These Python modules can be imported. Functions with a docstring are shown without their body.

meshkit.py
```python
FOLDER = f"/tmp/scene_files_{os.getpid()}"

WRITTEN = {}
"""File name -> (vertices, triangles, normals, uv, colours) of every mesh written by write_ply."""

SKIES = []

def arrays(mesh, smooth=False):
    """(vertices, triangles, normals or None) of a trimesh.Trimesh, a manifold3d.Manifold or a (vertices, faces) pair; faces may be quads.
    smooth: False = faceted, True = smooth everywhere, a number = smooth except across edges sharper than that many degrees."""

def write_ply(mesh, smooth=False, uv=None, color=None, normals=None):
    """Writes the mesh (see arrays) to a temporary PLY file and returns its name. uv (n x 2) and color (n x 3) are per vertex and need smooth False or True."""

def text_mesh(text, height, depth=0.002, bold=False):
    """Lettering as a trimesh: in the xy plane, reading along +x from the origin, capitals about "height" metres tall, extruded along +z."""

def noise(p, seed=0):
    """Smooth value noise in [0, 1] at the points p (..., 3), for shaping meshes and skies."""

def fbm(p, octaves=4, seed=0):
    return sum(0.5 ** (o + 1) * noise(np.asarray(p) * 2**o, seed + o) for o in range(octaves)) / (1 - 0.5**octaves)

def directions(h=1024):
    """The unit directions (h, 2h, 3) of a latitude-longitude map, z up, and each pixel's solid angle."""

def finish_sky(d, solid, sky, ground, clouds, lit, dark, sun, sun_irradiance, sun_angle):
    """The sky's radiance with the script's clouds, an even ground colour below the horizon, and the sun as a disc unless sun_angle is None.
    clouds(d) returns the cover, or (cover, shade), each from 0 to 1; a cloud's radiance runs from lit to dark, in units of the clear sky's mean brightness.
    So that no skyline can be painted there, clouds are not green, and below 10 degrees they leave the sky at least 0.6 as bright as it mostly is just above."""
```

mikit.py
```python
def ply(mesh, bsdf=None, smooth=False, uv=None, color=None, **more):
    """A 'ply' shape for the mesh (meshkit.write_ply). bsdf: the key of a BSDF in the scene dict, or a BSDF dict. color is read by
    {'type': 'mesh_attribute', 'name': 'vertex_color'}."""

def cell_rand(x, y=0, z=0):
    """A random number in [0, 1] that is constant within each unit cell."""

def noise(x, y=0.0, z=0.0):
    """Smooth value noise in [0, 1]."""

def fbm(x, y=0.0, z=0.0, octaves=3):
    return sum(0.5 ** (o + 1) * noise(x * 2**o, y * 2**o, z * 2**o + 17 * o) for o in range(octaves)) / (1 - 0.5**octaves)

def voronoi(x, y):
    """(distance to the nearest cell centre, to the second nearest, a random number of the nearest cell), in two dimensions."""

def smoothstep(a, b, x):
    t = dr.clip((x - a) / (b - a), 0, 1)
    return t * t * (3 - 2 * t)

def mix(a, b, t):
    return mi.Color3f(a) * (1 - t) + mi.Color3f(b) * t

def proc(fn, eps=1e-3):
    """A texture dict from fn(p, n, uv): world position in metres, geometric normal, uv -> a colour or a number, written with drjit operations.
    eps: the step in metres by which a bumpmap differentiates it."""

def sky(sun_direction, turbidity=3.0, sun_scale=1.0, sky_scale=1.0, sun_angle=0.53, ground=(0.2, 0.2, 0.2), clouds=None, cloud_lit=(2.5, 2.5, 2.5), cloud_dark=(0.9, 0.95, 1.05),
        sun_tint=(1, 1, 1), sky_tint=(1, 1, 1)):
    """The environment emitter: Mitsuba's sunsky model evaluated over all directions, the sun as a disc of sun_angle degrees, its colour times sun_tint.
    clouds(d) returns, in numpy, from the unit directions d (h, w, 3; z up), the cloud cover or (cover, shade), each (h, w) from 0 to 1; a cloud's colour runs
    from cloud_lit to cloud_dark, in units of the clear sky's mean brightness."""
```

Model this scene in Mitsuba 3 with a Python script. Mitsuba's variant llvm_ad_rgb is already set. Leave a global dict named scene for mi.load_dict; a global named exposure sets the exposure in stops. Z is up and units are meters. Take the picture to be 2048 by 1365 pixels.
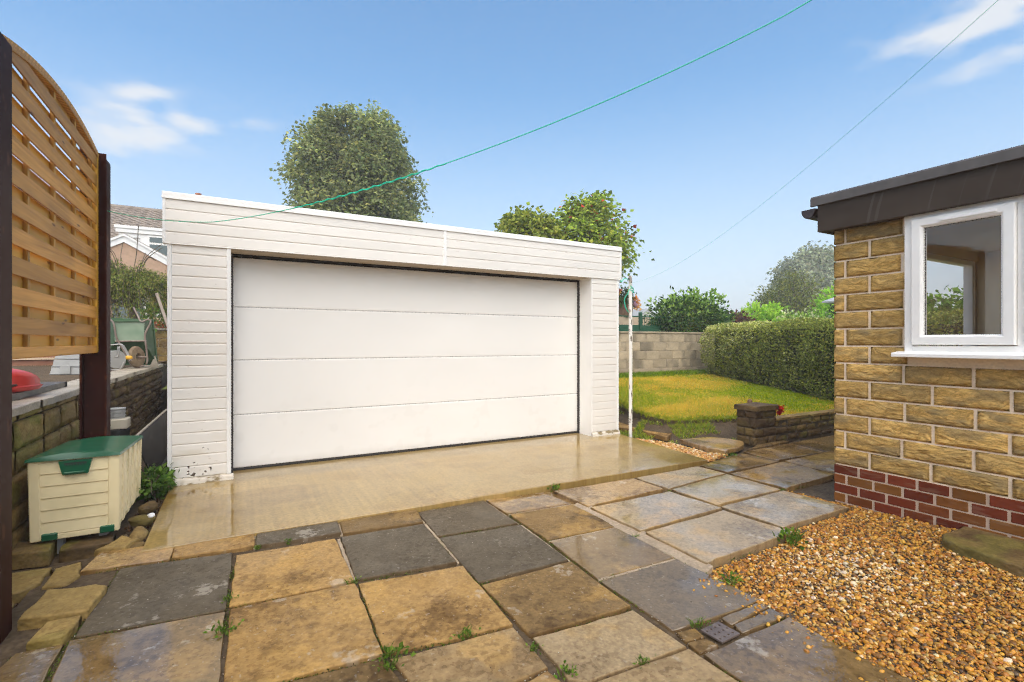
import math, random
import numpy as np, trimesh, drjit as dr, mitsuba as mi, mikit
from mikit import ply, proc, noise, fbm, voronoi, smoothstep, mix
import meshkit
from shapely.geometry import Polygon, box as sbox
from shapely.geometry import Point as SPoint
from shapely.prepared import prep

T = mi.ScalarTransform4f
PI = math.pi
scene, labels = {}, {}

# ------------------------------------------------------------------ camera, sky, exposure
CAM_YAW = math.radians(29.244)                       # heading, turned right from +y (into the garden)
scene['camera'] = {
    'type': 'perspective', 'fov_axis': 'x', 'fov': 92.03, 'near_clip': 0.05, 'far_clip': 2000.0,
    'principal_point_offset_y': -0.0019,
    'to_world': T().look_at(origin=[0, 0, 1.28], target=[math.sin(CAM_YAW), math.cos(CAM_YAW), 1.28], up=[0, 0, 1])}

def clouds(d):
    az = np.degrees(np.arctan2(d[..., 0], d[..., 1])); el = np.degrees(np.arcsin(np.clip(d[..., 2], -1, 1)))
    q = np.stack([az / 6.5 + el / 9.0, el / 1.9 - az / 22.0, az * 0], -1)
    w = meshkit.fbm(q * 1.0 + 3.7, 5, 11)
    w2 = meshkit.fbm(np.stack([az / 3.2, el / 1.1 + az / 16.0, az * 0], -1), 4, 29)
    n = 0.52 * w + 0.48 * w2
    def bank(a, e, sa, se, tilt=0.0):
        da = (az - a + 180) % 360 - 180; de = el - e - tilt * da
        return np.exp(-(da / sa) ** 2 - (de / se) ** 2)
    b = bank(-7.6, 19.6, 5.5, 1.9, 0.05) + .8 * bank(-9.8, 17.4, 3.6, 1.9) + .85 * bank(-1.0, 20.9, 4.2, .75, .10) + .7 * bank(-7.5, 22.0, 2.4, .7, .2) + 1.0 * bank(72.0, 25.4, 6.5, 1.7, .05) + 0.75 * bank(74, 22.3, 4.5, 1.1, .05)
    for a, e, sa, se in ((130, 30, 16, 5), (170, 24, 14, 4), (215, 36, 18, 6), (262, 22, 15, 4), (300, 31, 12, 5)):
        b = b + bank(a, e, sa, se)
    c = np.clip((n + 0.22 * b - 0.51) * 4.0, 0, 1) * np.clip(b * 1.3, 0, 1)
    veil = 0.78 * np.clip(1 - el / 27.0, 0, 1) ** 1.35           # pale moist air low in the sky
    return np.clip(0.78 * c + veil * (1 - c), 0, 1), 0.0 * c

scene['sky'] = mikit.sky((-0.25, -0.62, 0.78), turbidity=3.0, sun_scale=0.80, sky_scale=1.26, sun_angle=82.0, clouds=clouds,
                         cloud_lit=(1.76, 1.74, 1.70), sun_tint=(0.97, 1.02, 1.16), sky_tint=(0.80, 1.05, 1.06))
exposure = 2.27

# ------------------------------------------------------------------ scene entry helpers
COUNT = {}
def numbered(key):
    n = COUNT.get(key, 0); COUNT[key] = n + 1
    return key if n == 0 else f'{key}_{n:03d}'

def thing(name, label, cat, group=None, kind=None):
    key = numbered(name)
    labels[key] = {'label': label, 'category': cat}
    if group: labels[key]['group'] = group
    if kind: labels[key]['kind'] = kind
    return key

def put(key, mesh, m, smooth=False, uv=None, color=None):
    if uv is not None and not hasattr(uv, 'shape'):
        n = len(arr(mesh)[0]); uv = np.tile(np.asarray(uv, float), (n, 1))
        if smooth not in (False, True): smooth = False
    scene[key] = ply(mesh, 'material_' + m, smooth, uv=uv, color=color)
    return key

def part(parent, name, mesh, m, smooth=False, uv=None, color=None, label=None, kind=None):
    key = numbered(parent + '__' + name)
    put(key, mesh, m, smooth, uv, color)
    if label or kind:
        labels[key] = {}
        if label: labels[key]['label'] = label
        if kind: labels[key]['kind'] = kind
    return key

# ------------------------------------------------------------------ mesh helpers (a mesh is (vertices, triangles))
def arr(m):
    if isinstance(m, tuple): return np.asarray(m[0], float), np.asarray(m[1], int)
    if hasattr(m, 'to_mesh'):
        q = m.to_mesh(); return np.array(q.vert_properties[:, :3], float), np.array(q.tri_verts, int)
    return np.array(m.vertices), np.array(m.faces)

def cat(*ms):
    vs, fs, o = [], [], 0
    for m in ms:
        v, f = arr(m); vs.append(v); fs.append(f + o); o += len(v)
    return np.vstack(vs), np.vstack(fs)

def quads(f):
    f = np.asarray(f, int); return np.vstack([f[:, [0, 1, 2]], f[:, [0, 2, 3]]])

def bx(x0, x1, y0, y1, z0, z1, b=0.0):
    """box, its edges chamfered by b"""
    if b <= 0:
        v = np.array([[x, y, z] for x in (x0, x1) for y in (y0, y1) for z in (z0, z1)], float)
        f = quads([[0, 1, 3, 2], [4, 6, 7, 5], [0, 4, 5, 1], [2, 3, 7, 6], [0, 2, 6, 4], [1, 5, 7, 3]])
        return v, f
    b = min(b, 0.45 * min(x1 - x0, y1 - y0, z1 - z0))
    pts = []
    for sx, x in ((1, x0), (-1, x1)):
        for sy, y in ((1, y0), (-1, y1)):
            for sz, z in ((1, z0), (-1, z1)):
                pts += [[x, y + sy * b, z + sz * b], [x + sx * b, y, z + sz * b], [x + sx * b, y + sy * b, z]]
    h = trimesh.convex.convex_hull(np.array(pts))
    return np.array(h.vertices), np.array(h.faces)

def hull(pts):
    h = trimesh.convex.convex_hull(np.asarray(pts, float)); return np.array(h.vertices), np.array(h.faces)

def prism(poly, axis, a0, a1):
    """convex 2D polygon swept along an axis: axis 0: (y,z), 1: (x,z), 2: (x,y)"""
    p = np.asarray(poly, float); n = len(p)
    other = [i for i in range(3) if i != axis]
    v = np.zeros((2 * n, 3)); v[:n, other] = p; v[n:, other] = p; v[:n, axis] = a0; v[n:, axis] = a1
    i = np.arange(n); j = (i + 1) % n
    f = [quads(np.stack([i, j, j + n, i + n], 1))]
    f.append(np.stack([np.zeros(n - 2, int), np.arange(2, n), np.arange(1, n - 1)], 1))
    f.append(np.stack([np.full(n - 2, n), n + np.arange(1, n - 1), n + np.arange(2, n)], 1))
    m = trimesh.Trimesh(v, np.vstack(f), process=False)
    if m.volume < 0: m.invert()
    return np.array(m.vertices), np.array(m.faces)

def extr(poly, h):
    m = trimesh.creation.extrude_polygon(poly, h, engine='earcut'); return np.array(m.vertices), np.array(m.faces)

def xf(m, loc=(0, 0, 0), rz=0.0, rx=0.0, ry=0.0, s=1.0):
    v, f = arr(m); v = v * s
    for a, ax in ((rx, 0), (ry, 1), (rz, 2)):
        if a:
            c_, s_ = math.cos(a), math.sin(a); i, j = [(1, 2), (2, 0), (0, 1)][ax]
            p, q = v[:, i].copy(), v[:, j].copy(); v[:, i] = c_ * p - s_ * q; v[:, j] = s_ * p + c_ * q
    return v + np.asarray(loc, float), f

def basis(m, o, u, w, n):
    """local (x,y,z) -> o + x*u + y*w + z*n"""
    v, f = arr(m); M = np.array([u, w, n], float)
    if np.linalg.det(M) < 0: f = f[:, ::-1]
    return v @ M + np.asarray(o, float), f

def smooth_path(pts, k=6):
    p = np.asarray(pts, float); q = np.vstack([2 * p[0] - p[1], p, 2 * p[-1] - p[-2]]); out = []
    for i in range(1, len(q) - 2):
        for t in np.linspace(0, 1, k, endpoint=False):
            a, b, c, d = q[i - 1], q[i], q[i + 1], q[i + 2]
            out.append(0.5 * (2 * b + (c - a) * t + (2 * a - 5 * b + 4 * c - d) * t * t + (3 * b - a - 3 * c + d) * t ** 3))
    out.append(p[-1]); return np.array(out)

def tube(pts, r, sides=8, caps=True):
    p = np.asarray(pts, float); n = len(p); r = np.broadcast_to(np.asarray(r, float), (n,))
    t = np.gradient(p, axis=0); t /= np.linalg.norm(t, axis=1, keepdims=True) + 1e-12
    ref = np.array([0, 0, 1.0]) if abs(t[:, 2]).mean() < 0.8 else np.array([1.0, 0, 0])
    a = np.cross(t, ref); a /= np.linalg.norm(a, axis=1, keepdims=True) + 1e-9; b = np.cross(t, a)
    g = np.arange(sides) * 2 * PI / sides
    v = (p[:, None] + r[:, None, None] * (np.cos(g)[None, :, None] * a[:, None] + np.sin(g)[None, :, None] * b[:, None])).reshape(-1, 3)
    i, j = np.meshgrid(np.arange(n - 1), np.arange(sides), indexing='ij'); k = (j + 1) % sides
    f = quads(np.stack([i * sides + j, i * sides + k, (i + 1) * sides + k, (i + 1) * sides + j], -1).reshape(-1, 4))
    if caps:
        o = len(v); v = np.vstack([v, p[:1], p[-1:]]); j = np.arange(sides); k = (j + 1) % sides
        f = np.vstack([f, np.stack([np.full(sides, o), k, j], 1), np.stack([np.full(sides, o + 1), (n - 1) * sides + j, (n - 1) * sides + k], 1)])
    return v, f[:, ::-1]

def lathe(prof, sides=24, loc=(0, 0, 0)):
    p = np.asarray(prof, float); n = len(p); g = np.arange(sides) * 2 * PI / sides
    v = np.stack([p[:, None, 0] * np.cos(g), p[:, None, 0] * np.sin(g), np.repeat(p[:, 1:2], sides, 1)], -1).reshape(-1, 3)
    i, j = np.meshgrid(np.arange(n - 1), np.arange(sides), indexing='ij'); k = (j + 1) % sides
    f = quads(np.stack([i * sides + j, i * sides + k, (i + 1) * sides + k, (i + 1) * sides + j], -1).reshape(-1, 4))
    return v + np.asarray(loc, float), f

def grid(nx, ny):
    i, j = np.meshgrid(np.arange(nx), np.arange(ny), indexing='ij'); s = ny + 1
    return quads(np.stack([i * s + j, (i + 1) * s + j, (i + 1) * s + j + 1, i * s + j + 1], -1).reshape(-1, 4))

def data(s):
    return [tuple(float(q) for q in p.split(',')) for p in s.split(';')]

def flag(poly, ztop, thick, seed, rough=0.004, bevel=0.006, step=0.09, tilt=0.004, dome=0.0):
    """a flagstone: uneven outline, softly rounded arris, slightly tilted top"""
    rs = np.random.RandomState(seed)
    p = np.asarray(poly, float); out = []
    for a, b in zip(p, np.roll(p, -1, 0)):
        n = max(1, int(np.linalg.norm(b - a) / step)); d = (b - a) / (np.linalg.norm(b - a) + 1e-9); nn = np.array([-d[1], d[0]])
        for k in range(n):
            q = a + (b - a) * k / n
            out.append(q + nn * rs.uniform(-rough, rough) + (d * rs.uniform(-rough, rough)))
    q = np.array(out); c = q.mean(0); n = len(q)
    area = 0.5 * np.sum(q[:, 0] * np.roll(q[:, 1], -1) - q[:, 1] * np.roll(q[:, 0], -1))
    if area < 0: q = q[::-1]
    r = q - c; L = np.linalg.norm(r, axis=1, keepdims=True)
    tx, ty = rs.uniform(-tilt, tilt, 2)
    def zt(xy): return ztop + tx * (xy[:, 0] - c[0]) + ty * (xy[:, 1] - c[1])
    rings = []
    inset = lambda b: c + r * (1 - b / L)
    rings.append(np.c_[q - r * 0.0, np.full(n, ztop - thick)])
    rings.append(np.c_[q, zt(q) - bevel])
    x = inset(bevel * 0.45); rings.append(np.c_[x, zt(x) - bevel * 0.3])
    x = inset(bevel * 1.2); rings.append(np.c_[x, zt(x)])
    for fr in (0.66, 0.33):
        x = c + r * fr; rings.append(np.c_[x, zt(x) + dome * (1 - fr) + rs.uniform(-.0006, .0006, n)])
    v = np.vstack(rings + [np.r_[c, ztop + dome][None]]); m = len(rings)
    i, j = np.meshgrid(np.arange(m - 1), np.arange(n), indexing='ij'); k = (j + 1) % n
    f = quads(np.stack([i * n + j, i * n + k, (i + 1) * n + k, (i + 1) * n + j], -1).reshape(-1, 4))
    j = np.arange(n); k = (j + 1) % n
    f = np.vstack([f, np.stack([(m - 1) * n + j, (m - 1) * n + k, np.full(n, m * n)], 1)])
    return v, f

def block(w, h, d, seed, nx=10, ny=5, amp=0.012, edge=0.010, stretch=(9, 26), amp2=0.5, flat=False):
    """a rock faced block: local x along the wall, y up, z outwards; face at z = 0, back at -d"""
    u = np.linspace(0, 1, nx + 1); t = np.linspace(0, 1, ny + 1)
    U, V = np.meshgrid(u, t, indexing='ij'); x, y = U * w, V * h
    q = np.stack([x * stretch[0] + seed * 7.13, y * stretch[1] + seed * 3.7, x * 0 + seed], -1)
    n = meshkit.fbm(q, 4, seed % 97) - 0.5
    e = np.minimum(np.minimum(x, w - x) / 0.035, np.minimum(y, h - y) / 0.03); e = np.clip(e, 0, 1)
    z = amp * (2 * n) * (0.35 + 0.65 * e) - edge * (1 - e) ** 1.6
    rs = np.random.RandomState(seed)
    jx = rs.uniform(-.25, .25, U.shape) * w / nx; jy = rs.uniform(-.25, .25, U.shape) * h / ny
    inn = (U > 0) & (U < 1) & (V > 0) & (V < 1)
    v = np.stack([x + jx * inn, y + jy * inn, z], -1).reshape(-1, 3); f = grid(nx, ny); s = ny + 1
    rim = [i * s for i in range(nx + 1)] + [nx * s + j for j in range(1, ny + 1)] + [i * s + ny for i in range(nx - 1, -1, -1)] + [j for j in range(ny - 1, 0, -1)]
    o = len(v); b = v[rim].copy(); b[:, 2] = -d; v = np.vstack([v, b]); n_ = len(rim); i = np.arange(n_); j = (i + 1) % n_; rim = np.array(rim)
    f = np.vstack([f, quads(np.stack([o + i, o + j, rim[j], rim[i]], 1))])
    return v, f

def rock(seed, size=(1, 1, 1), sub=2, amp=0.25, flat=0.0):
    m = trimesh.creation.icosphere(sub, 1.0); v = np.array(m.vertices)
    v = v * (1 + amp * 2 * (meshkit.fbm(v * 1.7 + seed * 5.3, 3, seed) - 0.5))[:, None]
    rs = np.random.RandomState(seed)
    for _ in range(5):
        n = rs.normal(size=3); n /= np.linalg.norm(n); d = v @ n; v = v - np.maximum(d - 0.72, 0)[:, None] * n * 0.8
    return v * np.asarray(size), np.array(m.faces)

# ------------------------------------------------------------------ foliage
def leaf_shape(kind):
    if kind == 'lance':    # narrow, folded
        v = [[0, 0, 0], [-.17, .45, .05], [.17, .45, .05], [0, 1, -.12], [0, .5, -.02]]
    elif kind == 'oval':
        v = [[0, 0, 0], [-.30, .5, .07], [.30, .5, .07], [0, 1, -.14], [0, .5, -.01]]
    elif kind == 'broad':  # lobed, drooping
        v = [[0, 0, 0], [-.52, .42, .02], [.52, .42, .02], [0, 1, -.25], [0, .48, .05]]
    else:                  # simple diamond
        v = [[0, 0, 0], [-.28, .45, .04], [.28, .45, .04], [0, 1, -.05]]
        return np.array(v, float), np.array([[0, 2, 1], [1, 2, 3]])
    return np.array(v, float), np.array([[0, 4, 1], [0, 2, 4], [1, 4, 3], [4, 2, 3]])

def leaves(pos, out, size, kind, rs, col, droop=0.0, spread=0.9, up=0.0):
    """leaves at pos pointing roughly along out; col (n,3) per leaf"""
    n = len(pos); t, f = leaf_shape(kind)
    d = out + rs.normal(0, spread, (n, 3)); d[:, 2] += up - droop
    d /= np.linalg.norm(d, axis=1, keepdims=True) + 1e-9
    nr = rs.normal(0, 0.55, (n, 3)) + out * 0.6 + np.array([0, 0, 0.75])
    x = np.cross(d, nr); x /= np.linalg.norm(x, axis=1, keepdims=True) + 1e-9; z = np.cross(x, d)
    s = np.broadcast_to(size, (n,)) * rs.uniform(0.7, 1.25, n)
    v = pos[:, None] + s[:, None, None] * (t[None, :, 0:1] * x[:, None] + t[None, :, 1:2] * d[:, None] + t[None, :, 2:3] * z[:, None])
    F = (f[None] + (np.arange(n) * len(t))[:, None, None]).reshape(-1, 3)
    return v.reshape(-1, 3), F, np.repeat(col, len(t), 0)

GREEN = 1.0
def pal(rs, n, cols, w=None, jit=0.18):
    c = np.asarray(cols, float); k = rs.choice(len(c), n, p=None if w is None else np.asarray(w) / np.sum(w))
    return np.clip(GREEN * c[k] * rs.uniform(1 - jit, 1 + jit, (n, 1)) * rs.uniform(1 - jit / 3, 1 + jit / 3, (n, 3)), 0.004, 0.9)

def catl(*ls):
    v, f, c, o = [], [], [], 0
    for a, b, d in ls:
        v.append(a); f.append(b + o); c.append(d); o += len(a)
    return np.vstack(v), np.vstack(f), np.vstack(c)

def foliage(parent, name, L, m='leaf', kind=None, label=None):
    return part(parent, name, (L[0], L[1]), m, color=L[2], kind=kind, label=label)

def clumped(rs, nclump, per, centre, rad, shell=0.55, cl=0.3, squash=0.8, lump=0.35, seed=0):
    """points grouped in clumps spread through an uneven ball; returns (points, outward)"""
    u = rs.normal(size=(nclump, 3)); u /= np.linalg.norm(u, axis=1, keepdims=True)
    k = 1 + lump * 2 * (meshkit.fbm(u * 1.6 + seed, 3, seed) - 0.5)
    r = rs.uniform(shell ** 3, 1, nclump) ** (1 / 3)
    c = centre + u * np.asarray(rad) * (r * k)[:, None]
    q = rs.normal(size=(nclump, per, 3)) * cl * rs.uniform(0.6, 1.3, (nclump, 1, 1)) * np.array([1, 1, squash]) * 0.55
    o = u[:, None] * 0.8 + q / (np.linalg.norm(q, axis=2, keepdims=True) + 1e-9)
    return (c[:, None] + q).reshape(-1, 3), o.reshape(-1, 3), np.repeat(np.arange(nclump), per)

# ------------------------------------------------------------------ materials
def C(*a): return mi.Color3f(*a)
def rgb(c): return {'type': 'rgb', 'value': [float(x) for x in c]}
def tex(c): return proc(c) if callable(c) else rgb(c)
def mat(name, color, rough=0.6, bump=None, spec=0.5, metallic=0.0, eps=1.5e-3, coat=0.0, two=True, sheen=0.0):
    b = {'type': 'principled', 'base_color': tex(color), 'roughness': proc(rough) if callable(rough) else float(rough), 'specular': float(spec), 'metallic': float(metallic)}
    if coat: b['clearcoat'] = float(coat); b['clearcoat_gloss'] = 0.95
    if sheen: b['sheen'] = float(sheen)
    if bump is not None: b = {'type': 'bumpmap', 'arbitrary': proc(bump, eps=eps), 'scale': 1.0, 'bsdf': b}
    scene['material_' + name] = {'type': 'twosided', 'bsdf': b} if two else b
    return name

def vmat(name, rough=0.6, spec=0.4, trans=None, bump=None, eps=1e-3, coat=0.0):
    c = {'type': 'mesh_attribute', 'name': 'vertex_color'}
    if trans is None:
        b = {'type': 'principled', 'base_color': c, 'roughness': rough, 'specular': spec}
        if coat: b['clearcoat'] = coat; b['clearcoat_gloss'] = 0.93
        scene['material_' + name] = {'type': 'twosided', 'bsdf': b}
    else:
        scene['material_' + name] = {'type': 'principledthin', 'base_color': c, 'roughness': rough, 'diff_trans': trans, 'spec_trans': 0.0, 'eta': 1.4}

vmat('leaf', 0.5, trans=0.85)
vmat('grass_blade', 0.55, trans=0.7)
vmat('pebble', 0.42, 0.5)
vmat('painted', 0.5, 0.4)

def wetmask(p, s=1.7, lo=0.38, hi=0.54):
    return smoothstep(lo, hi, fbm(p.x * s + 3.1, p.y * s + 8.2, 0.5, 3))

# flagstones: uv.x picks the stone (0 dark grey, 0.35 brown, 0.7 orange, 1 pale buff), uv.y shifts its marking
def flag_color(p, n, uv):
    o = uv.y * 37.0
    big = fbm(p.x * 3.2 + o, p.y * 3.2 - o, 0.3, 3); mid = fbm(p.x * 11 + o, p.y * 11, 1.7, 3); fine = fbm(p.x * 90, p.y * 90, p.z * 90, 2)
    grey = mix((.072, .055, .034), (.125, .099, .064), mid); brown = mix((.12, .073, .027), (.215, .135, .052), mid)
    orange = mix((.27, .152, .045), (.42, .255, .090), mid); pale = mix((.25, .175, .092), (.37, .275, .155), mid)
    t = uv.x
    c = mix(mix(mix(grey, brown, smoothstep(.05, .32, t)), orange, smoothstep(.38, .66, t)), pale, smoothstep(.72, .98, t))
    dark = smoothstep(.43, .66, big * 0.55 + mid * 0.25 + .2 * fbm(p.x * 30 + o, p.y * 30, 1.0, 3)) * smoothstep(.12, .4, t) * (1 - .45 * smoothstep(.75, .95, t))
    c = mix(c, c * C(.34, .30, .26), dark * 0.88)
    rust = smoothstep(.54, .72, fbm(p.x * 5 - o, p.y * 5 + 2 * o, 4.0, 3)) * smoothstep(.2, .4, t)
    c = mix(c, C(.46, .27, .075), rust * 0.40)
    pit = smoothstep(.54, .66, fbm(p.x * 48 + o, p.y * 48 - o, 5.0, 3)); c = mix(c, c * C(.50, .45, .40), pit * .55 * (.4 + .6 * smoothstep(.35, .6, big)))
    c = c * (0.80 + 0.60 * fine)
    speck = smoothstep(.80, .86, noise(p.x * 70 + o, p.y * 70, 3.3))
    c = mix(c, C(.5, .46, .40), speck * 0.22)
    lich = smoothstep(.74, .84, fbm(p.x * 4.3 + 2 * o, p.y * 4.3 + 9, 2.0, 4) + .25 * (fbm(p.x * 45, p.y * 45, 3, 3) - .5)); c = mix(c, C(.60, .54, .44), lich * 0.32)
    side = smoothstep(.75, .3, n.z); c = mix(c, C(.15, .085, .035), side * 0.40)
    return c
def flag_rough(p, n, uv):
    w = wetmask(p + mi.Vector3f(1, 1, 0) * (uv.y * 5.0), 1.9)
    return dr.clip(0.34 - 0.30 * w + 0.10 * (fbm(p.x * 60, p.y * 60, 0, 2) - .5), 0.055, 0.6)
def flag_bump(p, n, uv):
    w = wetmask(p + mi.Vector3f(1, 1, 0) * (uv.y * 5.0), 1.9)
    return (0.0042 * (fbm(p.x * 24 + uv.y * 9, p.y * 24, p.z * 24, 3) - .5) + 0.0014 * (noise(p.x * 170, p.y * 170, p.z * 120) - .5)) * (1 - 0.90 * w) + 0.0016 * fbm(p.x * 4, p.y * 4, 1, 2)
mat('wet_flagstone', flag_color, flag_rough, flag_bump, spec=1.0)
def flag_bump_dry(p, n, uv): return 0.0075 * (fbm(p.x * 20 + uv.y * 9, p.y * 20, p.z * 20, 4) - .5) + 0.0018 * noise(p.x * 170, p.y * 170, p.z * 120) + .002 * fbm(p.x * 4, p.y * 4, 1, 2)
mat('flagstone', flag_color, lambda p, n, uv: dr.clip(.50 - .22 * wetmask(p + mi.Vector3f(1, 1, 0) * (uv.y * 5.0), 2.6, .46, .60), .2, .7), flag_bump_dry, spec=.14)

# brushed concrete of the garage apron
def apron_color(p, n, uv):
    big = fbm(p.x * 1.1 + 4, p.y * 1.6, 0.2, 3); mid = fbm(p.x * 6, p.y * 6, 2.2, 3); fine = fbm(p.x * 70, p.y * 70, 0, 2)
    c = mix((.25, .160, .046), (.385, .265, .095), big * .55 + mid * .45)
    damp = smoothstep(.45, .66, fbm(p.x * 1.5 - 7, p.y * 2.1 + 3, 4.4, 3)) * smoothstep(2.4, .2, p.x + (5.2 - p.y))
    c = mix(c, c * C(.72, .66, .55), damp)
    c = mix(c, c * C(.80, .73, .62), smoothstep(.50, .72, mid) * .7); c = c * (.90 + .20 * noise(p.x * 62 + 1.5 * fbm(p.x * 2, p.y * 3, 0, 2), p.y * 2.2, 0) * (1 - smoothstep(1.2, 3.0, p.x)))
    c = mix(c, c * C(.74, .68, .60), smoothstep(.55, .70, fbm(p.x * 2.3 + 9, p.y * 3.4, 7.0, 4)) * .55)
    edge = smoothstep(.18, .02, p.y - 3.75 + 0.02 * p.x); c = mix(c, c * C(1.06, 1.02, .97), edge * .5)
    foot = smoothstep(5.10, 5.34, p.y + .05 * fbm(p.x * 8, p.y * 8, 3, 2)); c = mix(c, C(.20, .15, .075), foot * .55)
    grit = smoothstep(.80, .87, noise(p.x * 55, p.y * 80, 1.1)) * smoothstep(.45, .6, mid) * (1 - smoothstep(1.6, 3.4, p.x)); c = mix(c, C(.20, .13, .05), grit * .5)
    return c * (0.80 + 0.4 * fine)
def apron_rough(p, n, uv):
    w = smoothstep(.36, .62, fbm(p.x * 1.3 + 2, p.y * 1.8 + 1, 0.5, 3) + 0.10 * smoothstep(1.5, 4.5, p.x) + .12 * smoothstep(.3, -.4, p.x))
    return dr.clip(0.26 - 0.20 * w, 0.055, 0.6)
def apron_bump(p, n, uv):
    broom = noise(p.x * 62 + 1.5 * fbm(p.x * 2, p.y * 3, 0, 2), p.y * 2.2, 0) - .5
    rip = noise(p.x * 5, p.y * 26 + 3 * noise(p.x * 2, p.y * 2, 0), 7) - .5
    left = 1 - smoothstep(1.2, 3.0, p.x)
    w = smoothstep(.36, .62, fbm(p.x * 1.3 + 2, p.y * 1.8 + 1, 0.5, 3) + 0.10 * smoothstep(1.5, 4.5, p.x) + .12 * smoothstep(.3, -.4, p.x))
    return (0.0014 * broom * left + 0.0014 * (fbm(p.x * 40, p.y * 40, 0, 2) - .5)) * (1 - .85 * w) + 0.0004 * rip + 0.002 * fbm(p.x * 2.2, p.y * 3.0, 5, 2)
mat('apron', apron_color, apron_rough, apron_bump, spec=1.0)

def soil_color(p, n, uv):
    a = fbm(p.x * 9, p.y * 9, p.z * 9, 3); b = fbm(p.x * 60, p.y * 60, 1, 2)
    return mix((.050, .033, .018), (.135, .095, .055), a) * (.6 + .8 * b)
mat('soil', soil_color, 0.7, spec=.2, bump= lambda p, n, uv: 0.012 * fbm(p.x * 28, p.y * 28, p.z * 28, 3), eps=3e-3)
mat('mortar_fill', lambda p, n, uv: mix((.24, .175, .105), (.46, .36, .245), fbm(p.x * 9, p.y * 9, p.z * 9, 3)) * (.7 + .6 * fbm(p.x * 80, p.y * 80, p.z * 80, 2)), 0.5,
    lambda p, n, uv: 0.006 * fbm(p.x * 30, p.y * 30, p.z * 30, 3))

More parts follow.
